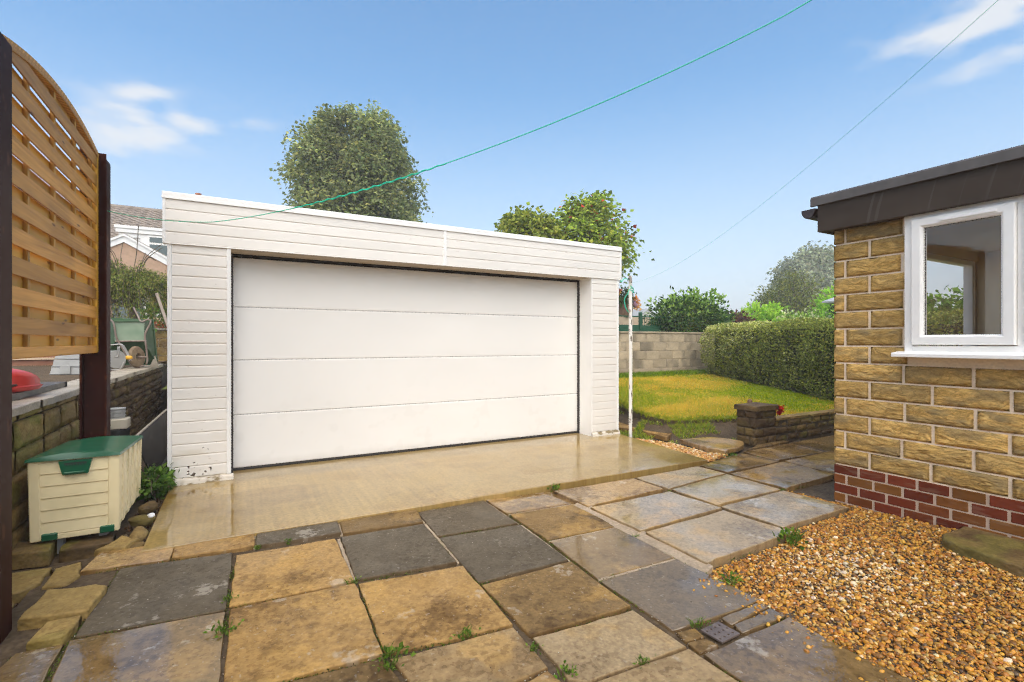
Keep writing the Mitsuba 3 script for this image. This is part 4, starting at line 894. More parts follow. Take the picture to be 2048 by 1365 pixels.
for k in range(6):
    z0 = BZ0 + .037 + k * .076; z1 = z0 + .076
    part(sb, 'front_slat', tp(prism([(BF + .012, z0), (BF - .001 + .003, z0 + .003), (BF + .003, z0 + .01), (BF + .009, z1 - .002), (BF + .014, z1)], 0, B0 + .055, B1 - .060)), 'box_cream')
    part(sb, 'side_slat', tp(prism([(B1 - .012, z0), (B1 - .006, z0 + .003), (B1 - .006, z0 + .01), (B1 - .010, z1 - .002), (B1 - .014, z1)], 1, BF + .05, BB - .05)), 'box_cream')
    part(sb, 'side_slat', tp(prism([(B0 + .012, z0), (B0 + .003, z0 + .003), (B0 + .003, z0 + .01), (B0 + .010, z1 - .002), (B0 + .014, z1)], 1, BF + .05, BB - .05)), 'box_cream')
for k in range(4):
    y = BF + .14 + k * .19; part(sb, 'side_rib', tp(bx(B1 - .012, B1 - .001, y, y + .060, BZ0 + .02, BZ1 - .01, .004)), 'box_cream')
lx0, lx1, ly0, ly1, lz = B0 - .016, B1 + .014, BF - .030, BB + .030, BZ1 - .006
lid = hull([(lx0, ly0, lz), (lx1, ly0, lz), (lx1, ly1, lz), (lx0, ly1, lz), (lx0 + .004, ly0 + .004, lz + .016), (lx1 - .004, ly0 + .004, lz + .016), (lx1 - .004, ly1 - .004, lz + .018), (lx0 + .004, ly1 - .004, lz + .018)] + [(lx0 + .22 + .04 * s, ly0 + .02 + q, lz + .040) for s in (-1, 1) for q in (0, .84)] + [(lx0 + .1, ly0 + .01, lz + .031), (lx1 - .1, ly0 + .01, lz + .031)])
lid[0][:, 2] -= (lid[0][:, 1] - BF) * .045
part(sb, 'lid', lid, 'box_green', 12)
hd = part(sb, 'handle', prism([(-.970, .531), (-.805, .531), (-.826, .442), (-.950, .442)], 1, BF - .030, BF + .0), 'box_green')
part(hd, 'recess', bx(-.941, -.832, BF - .032, BF - .029, .500, .518), 'plastic_dark')
for k in range(8): part(hd, 'tooth', bx(-.938 + k * .0138, -.932 + k * .0138, BF - .0335, BF - .031, .498, .510), 'box_green')
part(hd, 'lip', bx(-.942, -.834, BF - .040, BF - .030, .449, .461, .003), 'box_green')
for x in (-1.054, -.770): part(sb, 'latch', tp(bx(x, x + .075, BF - .014, BF + .012, BZ0 + .002, BZ0 + .046, .005)), 'box_green')
for x in (-.99, -.77): part(sb, 'foot', bx(x - .02, x + .02, 4.20, 4.26, -.08, BZ0 + .01), 'plastic_grey')

def rubble(key, label, poly, z, th, sd, tone=.75, moss=.35, tilt=.03, group=None):
    t = thing(key, label, 'stone', group); put(t, flag(poly, z, th, sd, rough=.010, bevel=.012, step=.07, tilt=tilt), 'garden_stone', True, uv=(tone, moss)); return t
rubble('loose_stone', 'flat buff stone with an orange ring stain beside the near steel post', data('-0.870,3.075;-0.841,3.354;-0.626,3.312;-0.586,3.271;-0.612,3.02;-0.747,3.035'), .020, .075, 41, .98, .05)
t = scene['loose_stone']
rubble('loose_stone', 'rough buff block against the left corner of the dark grey flagstone', data('-0.775,2.815;-0.746,3.012;-0.615,3.000;-0.645,2.795'), .012, .085, 42, .9, .35)
rubble('loose_stone', 'long buff stone between the ringed flat stone and the storage box', data('-0.905,3.505;-0.901,3.745;-0.785,3.800;-0.765,3.590;-0.800,3.500'), -.016, .06, 43, .72, .6)
rubble('loose_stone', 'pale worn stone beside the steel post under the front corner of the storage box', data('-1.09,3.53;-1.12,3.83;-0.925,3.80;-0.925,3.592;-0.985,3.490'), -.02, .06, 44, .70, .5)
rubble('loose_stone', 'flat mossy stone poking out from under the right front corner of the storage box', data('-0.745,3.884;-0.638,4.094;-0.545,3.982;-0.602,3.873'), .012, .05, 45, .86, .5)
rubble('loose_stone', 'sunken block under the left front corner of the storage box', data('-1.19,4.03;-1.20,4.25;-1.00,4.20;-0.99,4.0'), .020, .10, 46, .45, .5, .01)
rubble('loose_stone', 'dark block under the middle of the storage box front', data('-0.96,4.03;-0.96,4.22;-0.70,4.22;-0.69,4.04'), -.005, .09, 47, .25, .5, .01)
for k, (x, y, z, s_, tone, lab) in enumerate(((-.565, 4.07, -.005, (.055, .11, .055), .55, 'knobbly brown rock between the storage box and the concrete apron corner'), (-.585, 4.42, -.01, (.045, .09, .045), .35, 'brown rock beside the scrap of white litter'), (-.60, 4.78, -.02, (.06, .08, .05), .3, 'dark rock at the far right corner of the storage box'), (-1.02, 3.36, -.03, (.05, .06, .045), .6, 'small rounded stone close to the foot of the near steel post'), (-.545, 3.93, -.03, (.03, .05, .03), .5, 'small chip of stone at the front left corner of the concrete apron'))):
    t = thing('rubble_stone', lab, 'stone'); put(t, xf(rock(50 + k, s_), (x, y, z), rz=k * 1.3), 'garden_stone', True, uv=(tone, .4))
lt = thing('leaf_litter', 'brown leaf litter and soil crumbs among the loose stones', 'leaf litter', kind='stuff')
rs = np.random.RandomState(71)
LP = [Polygon(data('-1.1,2.3;-1.1,3.9;-.92,3.9;-.90,3.36;-.60,3.33;-.60,2.78;-.66,2.3')), Polygon(data('-.70,3.9;-.55,3.8;-.52,5.2;-.66,5.2'))]
xy = np.vstack([inside(LP[0], 1500, rs), inside(LP[1], 700, rs)]); pz = np.c_[xy, rs.uniform(-.10, -.055, len(xy))]
L = leaves(pz, np.tile([0, 0, .4], (len(xy), 1)), .030, 'oval', rs, pal(rs, len(xy), [(.11, .055, .025), (.20, .10, .045), (.06, .035, .02), (.28, .20, .12)]), spread=1.3)
ch = pebbles(xy[:900] + rs.normal(0, .02, (900, 2)), rs.uniform(-.09, -.06, 900), rs.uniform(.004, .013, 900), pal(rs, 900, [(.30, .22, .14), (.16, .11, .07), (.45, .38, .28)]), rs, 0)
L = catl(L, ch); put(lt, (L[0], L[1]), 'leaf', color=L[2])
t = thing('litter_scrap', 'crumpled scrap of white litter beside the concrete apron', 'litter')
v, f = arr(rock(9, (.026, .04, .022), 1, .45)); put(t, (v + np.array([-.535, 4.42, .02]), f), 'paper_white')

# the old drain stack and leaning sheet beyond the box
t = thing('flower_pots', 'stack of grey and beige pots on a dark tub behind the steel post', 'plant pots')
part(t, 'tub', lathe([(.0, -.10), (.080, -.10), (.098, .42), (.086, .425), (.0, .42)], 20, (-1.02, 6.20, 0)), 'plastic_dark', 30)
part(t, 'beige_pot', bx(-1.11, -.93, 6.11, 6.29, .425, .525, .008), 'plastic_beige')
for k in range(3): part(t, 'grey_pot', lathe([(.0, .518 + k * .034), (.070, .518 + k * .034), (.070, .540 + k * .034), (.077, .542 + k * .034), (.077, .550 + k * .034), (.0, .551 + k * .034)], 24, (-1.03, 6.20, .008)), 'plastic_grey', 30)
t = thing('black_sheet', 'black weathered sheet leaning between the garage side and the retaining wall', 'sheet')
put(t, basis(bx(0, 2.3, 0, .50, 0, .012, .003), (-.60, 5.30, -.02), (0, 1, -.012), (-.33, 0, .944), (.944, 0, .33)), 'black_sheet')
part(t, 'edge_strip', basis(bx(0, 2.3, .495, .512, -.002, .016, .003), (-.60, 5.30, -.02), (0, 1, -.012), (-.33, 0, .944), (.944, 0, .33)), 'coping')
part(t, 'batten', basis(bx(.05, 1.0, .10, .125, .0125, .03, .003), (-.60, 5.30, -.02), (0, 1, -.012), (-.33, 0, .944), (.944, 0, .33)), 'plastic_dark')

# on the terrace
t = thing('slate_board', 'dark weathered board lying along the top of the retaining wall', 'board')
put(t, flag(data('-1.335,3.6;-1.345,5.93;-1.62,5.95;-1.62,3.6'), .922, .046, 88, rough=.006, bevel=.006, tilt=0), 'slate_board', True)
t = thing('planter_tub', 'grey brown square tub standing on the dark board', 'tub')
part(t, 'body', hull([(-1.58, 4.02, .925), (-1.40, 4.02, .925), (-1.58, 4.28, .925), (-1.40, 4.28, .925), (-1.61, 3.98, 1.20), (-1.37, 3.98, 1.20), (-1.61, 4.32, 1.20), (-1.37, 4.32, 1.20)]), 'tub_brown')
part(t, 'rim', bx(-1.625, -1.355, 3.965, 4.335, 1.188, 1.215, .004), 'tub_brown')
t = thing('white_plank', 'short white painted strip lying in front of the grey brown tub', 'strip')
put(t, bx(-1.385, -1.345, 3.80, 4.20, .923, .943, .003), 'white_paint')
t = thing('red_sledge', 'red plastic moulded sledge lying upside down on the dark board', 'sledge')
sec = []; nS = 18
for i in range(nS):
    q = i / (nS - 1); w = .125 * (1 - q ** 4) ** .6 * (.75 + .25 * min(1, q * 4)) + .008; h = .115 * (1 - q ** 3) ** .7 + .012
    a = np.linspace(0, PI, 11); lip = np.array([[-w - .016, .03], [-w, .034]]); lip2 = np.array([[w, .034], [w + .016, .03]])
    sec.append(np.c_[np.full(17, q * .46 - .10), np.r_[[-w * .9], lip[:, 0], -np.cos(a) * w * .96, lip2[:, 0], [w * .9]], np.r_[[0.002], lip[:, 1], .04 + np.sin(a) ** .6 * h, lip2[:, 1], [.002]]])
v = np.concatenate(sec); f = []
for i in range(nS - 1):
    for j in range(17): f.append([i * 17 + j, i * 17 + (j + 1) % 17, (i + 1) * 17 + (j + 1) % 17, (i + 1) * 17 + j])
f = np.vstack([quads(f), [[0, j + 1, j] for j in range(1, 16)], [[(nS - 1) * 17, (nS - 1) * 17 + j, (nS - 1) * 17 + j + 1] for j in range(1, 16)]])
part(t, 'shell', xf((v, f), (-1.50, 4.78, .924), rz=math.radians(68), s=1.08), 'red_plastic', 40)
part(t, 'grip', tube(smooth_path([(-1.385, 4.70, .965), (-1.365, 4.76, .975), (-1.35, 4.86, .972), (-1.345, 4.93, .962)]), .010, 7), 'plastic_dark', True)
t = thing('plastic_crates', 'stack of grey ribbed plastic crates on the terrace behind the steel post', 'crates')
for k in range(3):
    z0 = .865 + k * .098; s_ = 1 - .10 * k
    m = hull([(x * s_, y * s_, z0) for x in (-.19, .19) for y in (-.14, .14)] + [(x * s_ * .93, y * s_ * .93, z0 + .093) for x in (-.19, .19) for y in (-.14, .14)])
    part(t, 'crate', xf(m, (-1.84, 8.45, 0), rz=-.45), 'plastic_grey'); part(t, 'rim', xf(bx(-.197 * s_, .197 * s_, -.147 * s_, .147 * s_, z0, z0 + .014, .003), (-1.84, 8.45, 0), rz=-.45), 'steel_grey')
part(t, 'label_plate', xf(bx(-.05, .07, -.158, -.150, .875, .98, .002), (-1.84, 8.45, 0), rz=-.45), 'plastic_grey')

# wheelbarrow stood on its nose, its underside towards us
u_ = np.array([math.cos(-.06), -math.sin(-.06), 0]); wv = np.array([-math.sin(-.06), -math.cos(-.06), 0]); up_ = np.array([0, 0, 1.0])
def WB(m, o=(-1.47, 9.72, .868)): return basis(m, o, u_, up_, wv)      # local x right, y up, z towards the camera
t = thing('wheelbarrow', 'green wheelbarrow stood up on its nose with its underside and wheel facing us', 'wheelbarrow')
bot = [(-.16, .42), (.20, .43), (.21, .74), (-.17, .73)]; rim = [(-.38, .06), (.36, .04), (.30, .78), (-.34, .80)]
v = np.array([[x, y, .02] for x, y in bot] + [[x, y, -.33] for x, y in rim], float); v[5:7, 2] = -.36
part(t, 'tray', WB((np.vstack([v, v + np.array([0, 0, -.006])]), np.vstack([quads([[0, 1, 5, 4], [1, 2, 6, 5], [2, 3, 7, 6], [3, 0, 4, 7]]), quads([[8, 12, 13, 9], [9, 13, 14, 10], [10, 14, 15, 11], [11, 15, 12, 8]])]))), 'barrow_green')
part(t, 'tray_floor', WB(hull([(x, y, z) for x, y in bot for z in (.012, .024)])), 'barrow_panel', label='pale green scuffed tray floor')
part(t, 'tray_rim', WB(tube(np.array([(x, y, -.335) for x, y in rim + rim[:1]]), .013, 7)), 'barrow_green', True)
for s, pts in ((0, [(-.33, .98, -.12), (-.24, .84, .0), (-.215, .77, .05), (-.17, .70, .06), (-.14, .50, .07), (-.10, .40, .08), (.0, .18, .10), (.05, .06, .10), (.12, .02, .10), (.21, .05, .10)]), (1, [(.06, .97, -.12), (.12, .84, .0), (.17, .74, .05), (.255, .775, .05), (.29, .73, .05), (.22, .54, .07), (.235, .34, .09), (.25, .14, .10), (.235, .06, .10)])):
    part(t, 'frame_tube', WB(tube(smooth_path(pts, 5), .0135, 8)), 'tube_frame', True)
part(t, 'cross_tube', WB(tube([(-.15, .425, .075), (.225, .435, .075)], .012, 7)), 'tube_frame'); part(t, 'cross_tube', WB(tube([(-.17, .735, .04), (.20, .745, .04)], .012, 7)), 'barrow_green')
wh = lathe([(.06, -.034), (.120, -.034), (.150, -.030), (.165, -.014), (.168, 0), (.165, .014), (.150, .030), (.120, .034), (.06, .034), (.055, .010), (.055, -.010), (.06, -.034)], 28)
wm = xf(xf(wh, ry=math.radians(60)), (.115, .185, .10), rz=.12)
part(t, 'wheel', WB(wm), 'tyre', 35); part(t, 'axle', WB(tube([(.0, .19, .09), (.25, .18, .11)], .011, 7)), 'tube_frame')
part(t, 'nose_stand', WB(hull([(.25, .0, -.30), (.38, .0, -.30), (.33, .20, -.30), (.25, .0, -.27), (.38, .0, -.27), (.33, .20, -.27)])), 'coping')
t = thing('hose_reel', 'grey hose reel on a bent silver wire stand beside the wheelbarrow', 'hose reel')
def HR(m): return basis(m, (-1.50, 9.30, .868), u_, up_, wv)
for zf in (.05, -.10):
    part(t, 'stand', HR(tube(smooth_path([(-.24, .36, zf), (-.05, .38, zf), (.02, .37, zf), (.08, .25, zf), (.12, .14, zf + .02)]), .010, 7)), 'steel_grey', True)
    part(t, 'foot', HR(tube(smooth_path([(-.02, .35, zf), (-.03, .2, zf), (-.15, .26, zf), (-.16, .08, zf), (-.12, .01, zf), (.0, .015, zf), (.05, .12, zf)]), .010, 7)), 'steel_grey', True)
dm = lathe([(.0, -.10), (.135, -.10), (.135, -.085), (.075, -.08), (.075, .06), (.135, .065), (.135, .08), (.0, .08)], 28)
part(t, 'drum', HR(xf(xf(dm, ry=math.radians(40)), (-.09, .16, -.02))), 'plastic_grey', 30); part(t, 'connector', HR(xf(lathe([(.0, -.04), (.026, -.035), (.030, 0), (.022, .04), (.0, .045)], 12), (.11, .185, .08), ry=1.4)), 'yellow_plastic', True)
t = thing('leaning_pole', 'thin weathered wooden pole leaning against the garage side wall', 'pole')
put(t, tube([(-.60, 8.55, .70), (-.98, 8.62, 1.98)], .020, 10), 'wood_pole', 30)
t = thing('low_block_wall', 'low brown block wall behind the wheelbarrow', 'wall')
part(t, 'core', bx(-4.2, -.95, 13.52, 13.66, .8, 1.56), 'block_mortar')
for r in range(4):
    for k in range(8):
        x0 = -4.2 + k * .45 - (.2 if r % 2 else 0); part(t, 'block', bx(x0 + .006, x0 + .444, 13.50, 13.66, .80 + r * .188, .80 + r * .188 + .178, .006), 'garden_stone', uv=(RS.uniform(.4, .8), .3))
part(t, 'coping_stone', bx(-4.3, -.9, 13.47, 13.70, 1.555, 1.60, .006), 'coping')
t = thing('trough_plant', 'leafy green plant in a terracotta trough on the low block wall', 'potted plant')
part(t, 'trough', bx(-1.95, -1.30, 13.50, 13.66, 1.601, 1.69, .01), 'terracotta')
rs = np.random.RandomState(8); P3, O3, _ = clumped(rs, 26, 14, np.array([-1.55, 13.57, 1.88]), (.32, .12, .24), .2, .12)
foliage(t, 'leaves', leaves(P3, O3, .11, 'oval', rs, pal(rs, len(P3), [(.09, .22, .03), (.16, .32, .05), (.22, .36, .08)]), droop=.2))
P3, O3, _ = clumped(rs, 18, 8, np.array([-1.6, 13.52, 1.70]), (.36, .06, .05), .2, .06); foliage(t, 'flowers', leaves(P3, O3, .05, 'broad', rs, pal(rs, len(P3), [(.60, .12, .05), (.55, .18, .06)])))

# weeping shrub
GREEN = 2.0
t = thing('weeping_shrub', 'drooping fine leaved olive green shrub behind the wheelbarrow', 'shrub')
rs = np.random.RandomState(15); c0 = np.array([-1.72, 11.3, 2.20])
part(t, 'trunk', tube(smooth_path([(-1.55, 11.4, .85), (-1.60, 11.35, 1.5), (-1.70, 11.3, 2.2)]), np.linspace(.09, .05, 13), 8), 'bark', 40)
tw, lp_, lo_ = [], [], []
for k in range(230):
    a = rs.uniform(0, 2 * PI); r0 = rs.uniform(.05, .5); hgt = rs.uniform(.25, .55); rr = rs.uniform(.45, .98)
    p0 = c0 + np.array([math.cos(a) * r0 * .4, math.sin(a) * r0 * .4, rs.uniform(-.3, .3)]); p1 = c0 + np.array([math.cos(a) * rr * .62, math.sin(a) * rr * .62, hgt * 1.5 * (1.15 - rr) * rs.uniform(.6, 1.05)]); p2 = c0 + np.array([math.cos(a) * rr, math.sin(a) * rr, rs.uniform(-.75, .35)])
    q = smooth_path([p0, p1, p2], 8); tw.append(tube(q, np.linspace(.007, .002, len(q)), 4, False))
    m = 120; i = rs.uniform(2, len(q) - 1.01, m); b = i.astype(int); pp = q[b] + (q[b + 1] - q[b]) * (i - b)[:, None]; d = q[b + 1] - q[b]; d /= np.linalg.norm(d, axis=1, keepdims=True)
    lp_.append(pp + rs.normal(0, .035, pp.shape)); lo_.append(d)
for k in range(16):
    a = rs.uniform(0, 2 * PI); d = np.array([math.cos(a) * .5, math.sin(a) * .5, .9]); tw.append(tube(smooth_path([c0 + d * .3, c0 + d * .6 + [0, 0, .1], c0 + d * rs.uniform(.8, 1.05) + rs.normal(0, .08, 3)]), .006, 4, False))
part(t, 'branches', cat(*tw), 'bark', kind='stuff'); lp_, lo_ = np.vstack(lp_), np.vstack(lo_)
foliage(t, 'leaves', leaves(lp_, lo_, .048, 'lance', rs, pal(rs, len(lp_), [(.085, .11, .022), (.14, .16, .035), (.20, .19, .06), (.05, .07, .018)], None, .25), spread=.55, droop=.25), kind='stuff')

GREEN = 1.0
# ================================================================== HOUSES BEYOND
nh = thing('neighbour_house', 'brown tiled house with a white dormer beyond the fence, left of the garage', 'house')
part(nh, 'wall', cat(bx(-14, 2.2, 24.0, 31.0, .5, 5.2)), 'tan_render')
RY0, RZ0, RY1, RZ1 = 23.7, 5.05, 27.4, 7.20
rfx = part(nh, 'roof', (np.array([[-14.3, RY0, RZ0 - .06], [2.5, RY0, RZ0 - .06], [2.5, RY1, RZ1 - .06], [-14.3, RY1, RZ1 - .06], [-14.3, 31.1, RZ0 - .06], [2.5, 31.1, RZ0 - .06]]), quads([[0, 1, 2, 3], [3, 2, 5, 4]])), 'roof_tile')
tv, tf, o = [], [], 0
sl = np.array([0, RY1 - RY0, RZ1 - RZ0]); Ls = np.linalg.norm(sl); sl /= Ls; nn = np.array([0, -sl[2], sl[1]]); nc = 14
for r in range(nc):
    x = np.arange(-9.0, 2.5, .055); wav = .035 * np.cos(x / .30 * 2 * PI)
    d0, d1 = Ls * r / nc, Ls * (r + 1) / nc + .05
    a = np.c_[x, np.full(len(x), RY0), np.full(len(x), RZ0)] + sl * d0 + nn * (.055 + wav)[:, None]; b = np.c_[x, np.full(len(x), RY0), np.full(len(x), RZ0)] + sl * d1 + nn * (.01 + wav)[:, None]; c = a - nn * .06
    n = len(x); tv.append(np.vstack([a, b, c])); i = np.arange(n - 1); tf.append(quads(np.vstack([np.stack([i, i + 1, n + i + 1, n + i], 1), np.stack([2 * n + i, 2 * n + i + 1, i + 1, i], 1)])) + o); o += 3 * n
part(rfx, 'tiles', (np.vstack(tv), np.vstack(tf)), 'roof_tile', kind='stuff')
part(rfx, 'ridge', tube([(-14.3, RY1, RZ1 + .02), (2.5, RY1, RZ1 + .02)], .11, 8), 'roof_tile', True)
ck = part(nh, 'chimney', bx(-1.85, -1.15, 26.9, 27.6, 6.4, 7.72, .01), 'tan_render'); part(ck, 'pot', lathe([(.11, 7.70), (.13, 7.74), (.105, 7.80), (.105, 8.10), (.13, 8.14), (.13, 8.20), (.09, 8.20)], 16, (-1.5, 27.2, 0)), 'terracotta', 30)
dm_ = part(nh, 'dormer', cat(bx(-3.86, .6, 23.62, 26.0, 4.5, 5.60)), 'white_paint')
part(dm_, 'dormer_roof', bx(-3.98, .7, 23.50, 26.0, 5.605, 5.72, .01), 'white_paint'); part(dm_, 'fascia', bx(-3.94, .66, 23.54, 23.61, 5.46, 5.60), 'white_paint')
w_ = part(dm_, 'window', bx(-2.98, -1.3, 23.58, 23.618, 4.62, 5.42, .008), 'upvc'); part(w_, 'pane', bx(-2.90, -1.36, 23.565, 23.579, 5.16, 5.36), 'far_glass'); part(w_, 'pane', bx(-2.90, -1.36, 23.565, 23.579, 4.68, 5.08), 'far_glass')
part(dm_, 'vent', bx(-3.40, -3.20, 23.58, 23.62, 5.26, 5.30), 'plastic_grey')
gx = thing('gable_extension', 'tan rendered gable extension with white barge boards beyond the weeping shrub', 'building')
ax_, az2, hw, gy = -3.43, 5.08, 2.35, 21.9; ez = az2 - hw * .575
part(gx, 'wall', prism([(ax_ - hw + .15, .5), (ax_ + hw - .15, .5), (ax_ + hw - .15, ez - .1), (ax_, az2 - .22), (ax_ - hw + .15, ez - .1)], 1, gy + .06, 24.2), 'tan_render')
for s in (-1, 1):
    part(gx, 'barge_board', prism([(ax_, az2), (ax_, az2 - .26), (ax_ + s * hw, ez - .26), (ax_ + s * hw, ez)], 1, gy, gy + .05), 'white_paint')
    part(gx, 'barge_cap', prism([(ax_, az2 + .03), (ax_, az2 - .05), (ax_ + s * (hw + .04), ez - .07), (ax_ + s * (hw + .04), ez + .01)], 1, gy - .05, gy - .001), 'white_paint')
    part(gx, 'roof', prism([(ax_, az2 + .06), (ax_, az2 + .01), (ax_ + s * (hw + .1), ez - .04), (ax_ + s * (hw + .1), ez + .01)], 1, gy + .01, 24.2), 'roof_tile')
wd = part(gx, 'window', cat(bx(-2.86, -2.70, gy - .02, gy + .055, 1.2, 3.15), bx(-2.70, -1.3, gy - .02, gy + .055, 2.22, 2.34), bx(-1.42, -1.3, gy - .02, gy + .055, 1.2, 2.22)), 'upvc')
part(gx, 'tile_hanging', bx(-2.69, -1.3, gy + .0, gy + .058, 2.36, 3.15), 'tile_red'); part(gx, 'panel', bx(-2.70, -1.42, gy + .02, gy + .058, 1.2, 2.21), 'beige_render'); part(gx, 'dark_pane', bx(-3.75, -2.87, gy + .01, gy + .058, 1.2, 3.0), 'far_glass')
part(gx, 'dark_shed', bx(-3.95, -3.1, gy - 1.5, gy - .3, .5, 2.05, .02), 'beige_render')
gw = thing('terrace_brick_wall', 'pinkish brick garden wall with a pale coping far behind the red sledge', 'wall')
part(gw, 'wall', bx(-9.0, -2.35, 12.0, 12.2, .8, 1.06), 'far_brick')
for r in range(2):
    for k in range(28): part(gw, 'brick', bx(-8.9 + k * .232 + .1 * r, -8.9 + k * .232 + .1 * r + .22, 11.99, 12.1, 1.062 + r * .078, 1.062 + r * .078 + .068, .003), 'far_brick')
part(gw, 'ledge', bx(-9.0, -2.35, 11.94, 12.2, .965, 1.0), 'beige_render')
part(gw, 'coping_stone', bx(-9.0, -2.33, 11.93, 12.26, 1.222, 1.26, .005), 'beige_render')

# ================================================================== RIGHT SIDE: POLE, LINES, WALLS
t = thing('clothes_pole', 'tall thin white painted clothes pole with flaking paint beside the garage corner', 'pole')
part(t, 'shaft', tube([(4.771, 5.165, -.05), (4.774, 5.165, 1.1), (4.768, 5.165, 2.20)], .0235, 14), 'pole_paint', 30)
part(t, 'hook', tube(smooth_path([(4.768, 5.165, 2.13), (4.72, 5.15, 2.16), (4.70, 5.14, 2.12)]), .006, 6), 'plastic_dark', True)
for q in ([(4.768, 5.14, 2.03), (4.70, 5.12, 1.99), (4.67, 5.11, 1.93)], [(4.74, 5.14, 2.06), (4.79, 5.13, 2.02), (4.80, 5.14, 1.97), (4.755, 5.14, 2.0)], [(4.745, 5.16, 2.14), (4.64, 5.14, 2.15), (4.58, 5.14, 2.10), (4.56, 5.13, 2.13)]):
    part(t, 'knot', tube(smooth_path(q), .0055, 5), 'line_green', True)
A_, B_ = np.array([-.895, 5.02]), np.array([2.5, .80])
def line_pt(q):
    z = 2.33 + q * (-1.354 + 2.025 * q) + .075 * math.sin(min(max((q - .22) / .66, 0), 1) * PI); p = A_ + (B_ - A_) * q; return [p[0], p[1], z]
cl = thing('clothes_line', 'green plastic clothes line sagging across the garage front from the far fence post', 'clothes line')
L0 = np.array([line_pt(q) for q in np.linspace(0, 1.12, 90)])
part(cl, 'line', tube(L0, .0026, 7), 'line_green', True)
q = np.linspace(.36, .57, 60); tw_ = np.array([line_pt(x) for x in q]); ph_ = np.linspace(0, 26 * PI, 60); off = np.c_[np.cos(ph_) * .3, np.cos(ph_) * .3, np.sin(ph_)] * .0058 * np.sin(np.linspace(0, PI, 60))[:, None] ** .4
part(cl, 'loose_strand', tube(tw_ + off, .0036, 6), 'line_green', True, label='second strand wound round the sagging part of the line')
c2 = thing('clothes_line', 'thin green clothes line running from the white pole up past the house roof', 'clothes line')
pa, pb = np.array([4.768, 5.165, 2.10]), np.array([1.78, .30, 2.33])
q = np.linspace(0, 1.1, 60)[:, None]; l2 = pa + (pb - pa) * q; l2[:, 2] += (-.34 * 4 * q * (1 - q) * .55)[:, 0]
part(c2, 'line', tube(l2, .0007, 6), 'line_green', True)

pi = thing('stone_pillar', 'short square pillar of dark sooty stone blocks with a flat wet cap', 'pillar')
px0, px1, py0, py1 = 5.745, 6.175, 3.945, 4.235
part(pi, 'core', bx(px0 + .02, px1 - .02, py0 + .02, py1 - .02, -.08, .43), 'wall_core')
sd = 3000; z = -.05
for r, h in enumerate((.12, .11, .125, .105)):
    cuts = [px0, px0 + (.16 if r % 2 else .27), px1]
    for a, b in zip(cuts, cuts[1:]):
        m = block(b - a - .010, h - .010, .05, sd, 7, 4, .018, .012, (7, 16)); sd += 1; part(pi, 'stone', basis(m, (a + .005, py0, z + .005), (1, 0, 0), (0, 0, 1), (0, -1, 0)), 'garden_stone', True, uv=(RS.uniform(.05, .3), .15))
    cy_ = [py1, py1 - (.12 if r % 2 else .19), py0]
    for a, b in zip(cy_, cy_[1:]):
        m = block(a - b - .010, h - .010, .05, sd, 6, 4, .018, .012, (7, 16)); sd += 1; part(pi, 'stone', basis(m, (px0, a - .005, z + .005), (0, -1, 0), (0, 0, 1), (-1, 0, 0)), 'garden_stone', True, uv=(RS.uniform(.1, .38), .15))
        m = block(a - b - .010, h - .010, .05, sd, 6, 4, .018, .012, (7, 16)); sd += 1; part(pi, 'stone', basis(m, (px1, b + .005, z + .005), (0, 1, 0), (0, 0, 1), (1, 0, 0)), 'garden_stone', True, uv=(RS.uniform(.1, .4), .15))
    z += h
part(pi, 'cap', flag([(px0 - .015, py0 - .02), (px1 + .012, py0 - .015), (px1 + .01, py1 + .02), (px0 - .01, py1 + .015)], .468, .065, 61, rough=.008, bevel=.012), 'garden_stone', True, uv=(.3, .0))
lw2 = thing('low_garden_wall', 'low dark stone wall edging the lawn, running right from the short pillar', 'wall')
part(lw2, 'core', bx(6.18, 10.0, 3.98, 4.10, -.08, .25), 'wall_core')
z = -.04
for r, h in enumerate((.10, .095, .105)):
    x = 6.18
    while x < 9.9:
        ln = RS.uniform(.16, .36); m = block(ln - .012, h - .010, .06, sd, 7, 4, .022, .014, (7, 14)); sd += 1
        part(lw2, 'stone', basis(m, (x, 3.965 + RS.uniform(-.008, .008), z + .005), (1, 0, 0), (0, 0, 1), (0, -1, 0)), 'garden_stone', True, uv=(RS.uniform(.08, .35) if r < 2 else RS.uniform(.3, .7), .5)); x += ln
    z += h
x = 6.18
while x < 9.9:
    ln = RS.uniform(.28, .5); part(lw2, 'coping_stone', flag([(x, 3.955), (x + ln - .012, 3.955), (x + ln - .012, 4.11), (x, 4.11)], .283, .032, int(x * 100), rough=.007, bevel=.008), 'garden_stone', True, uv=(RS.uniform(.45, .7), .3)); x += ln
t = thing('red_flower', 'red flower head beside the short pillar at the edge of the lawn', 'flower')
part(t, 'stem', tube(smooth_path([(6.74, 4.30, .15), (6.74, 4.29, .25), (6.72, 4.26, .33)]), .006, 6), 'twig_dark'); rs = np.random.RandomState(3)
P3 = np.array([6.72, 4.26, .335]) + rs.normal(0, .022, (46, 3)) * np.array([.9, .9, 1.6]); foliage(t, 'petals', leaves(P3, rs.normal(0, 1, (46, 3)), .045, 'broad', rs, pal(rs, 46, [(.55, .012, .012), (.68, .03, .02)])))
t = thing('brown_pot', 'small round brown knob standing just behind the pillar cap', 'ornament'); put(t, lathe([(.0, .40), (.022, .40), (.030, .43), (.034, .455), (.026, .48), (.0, .49)], 14, (6.27, 4.40, 0.0)), 'barrel_wood', True)
part(t, 'stake', tube([(6.27, 4.40, .1), (6.27, 4.40, .43)], .012, 6), 'twig_dark')

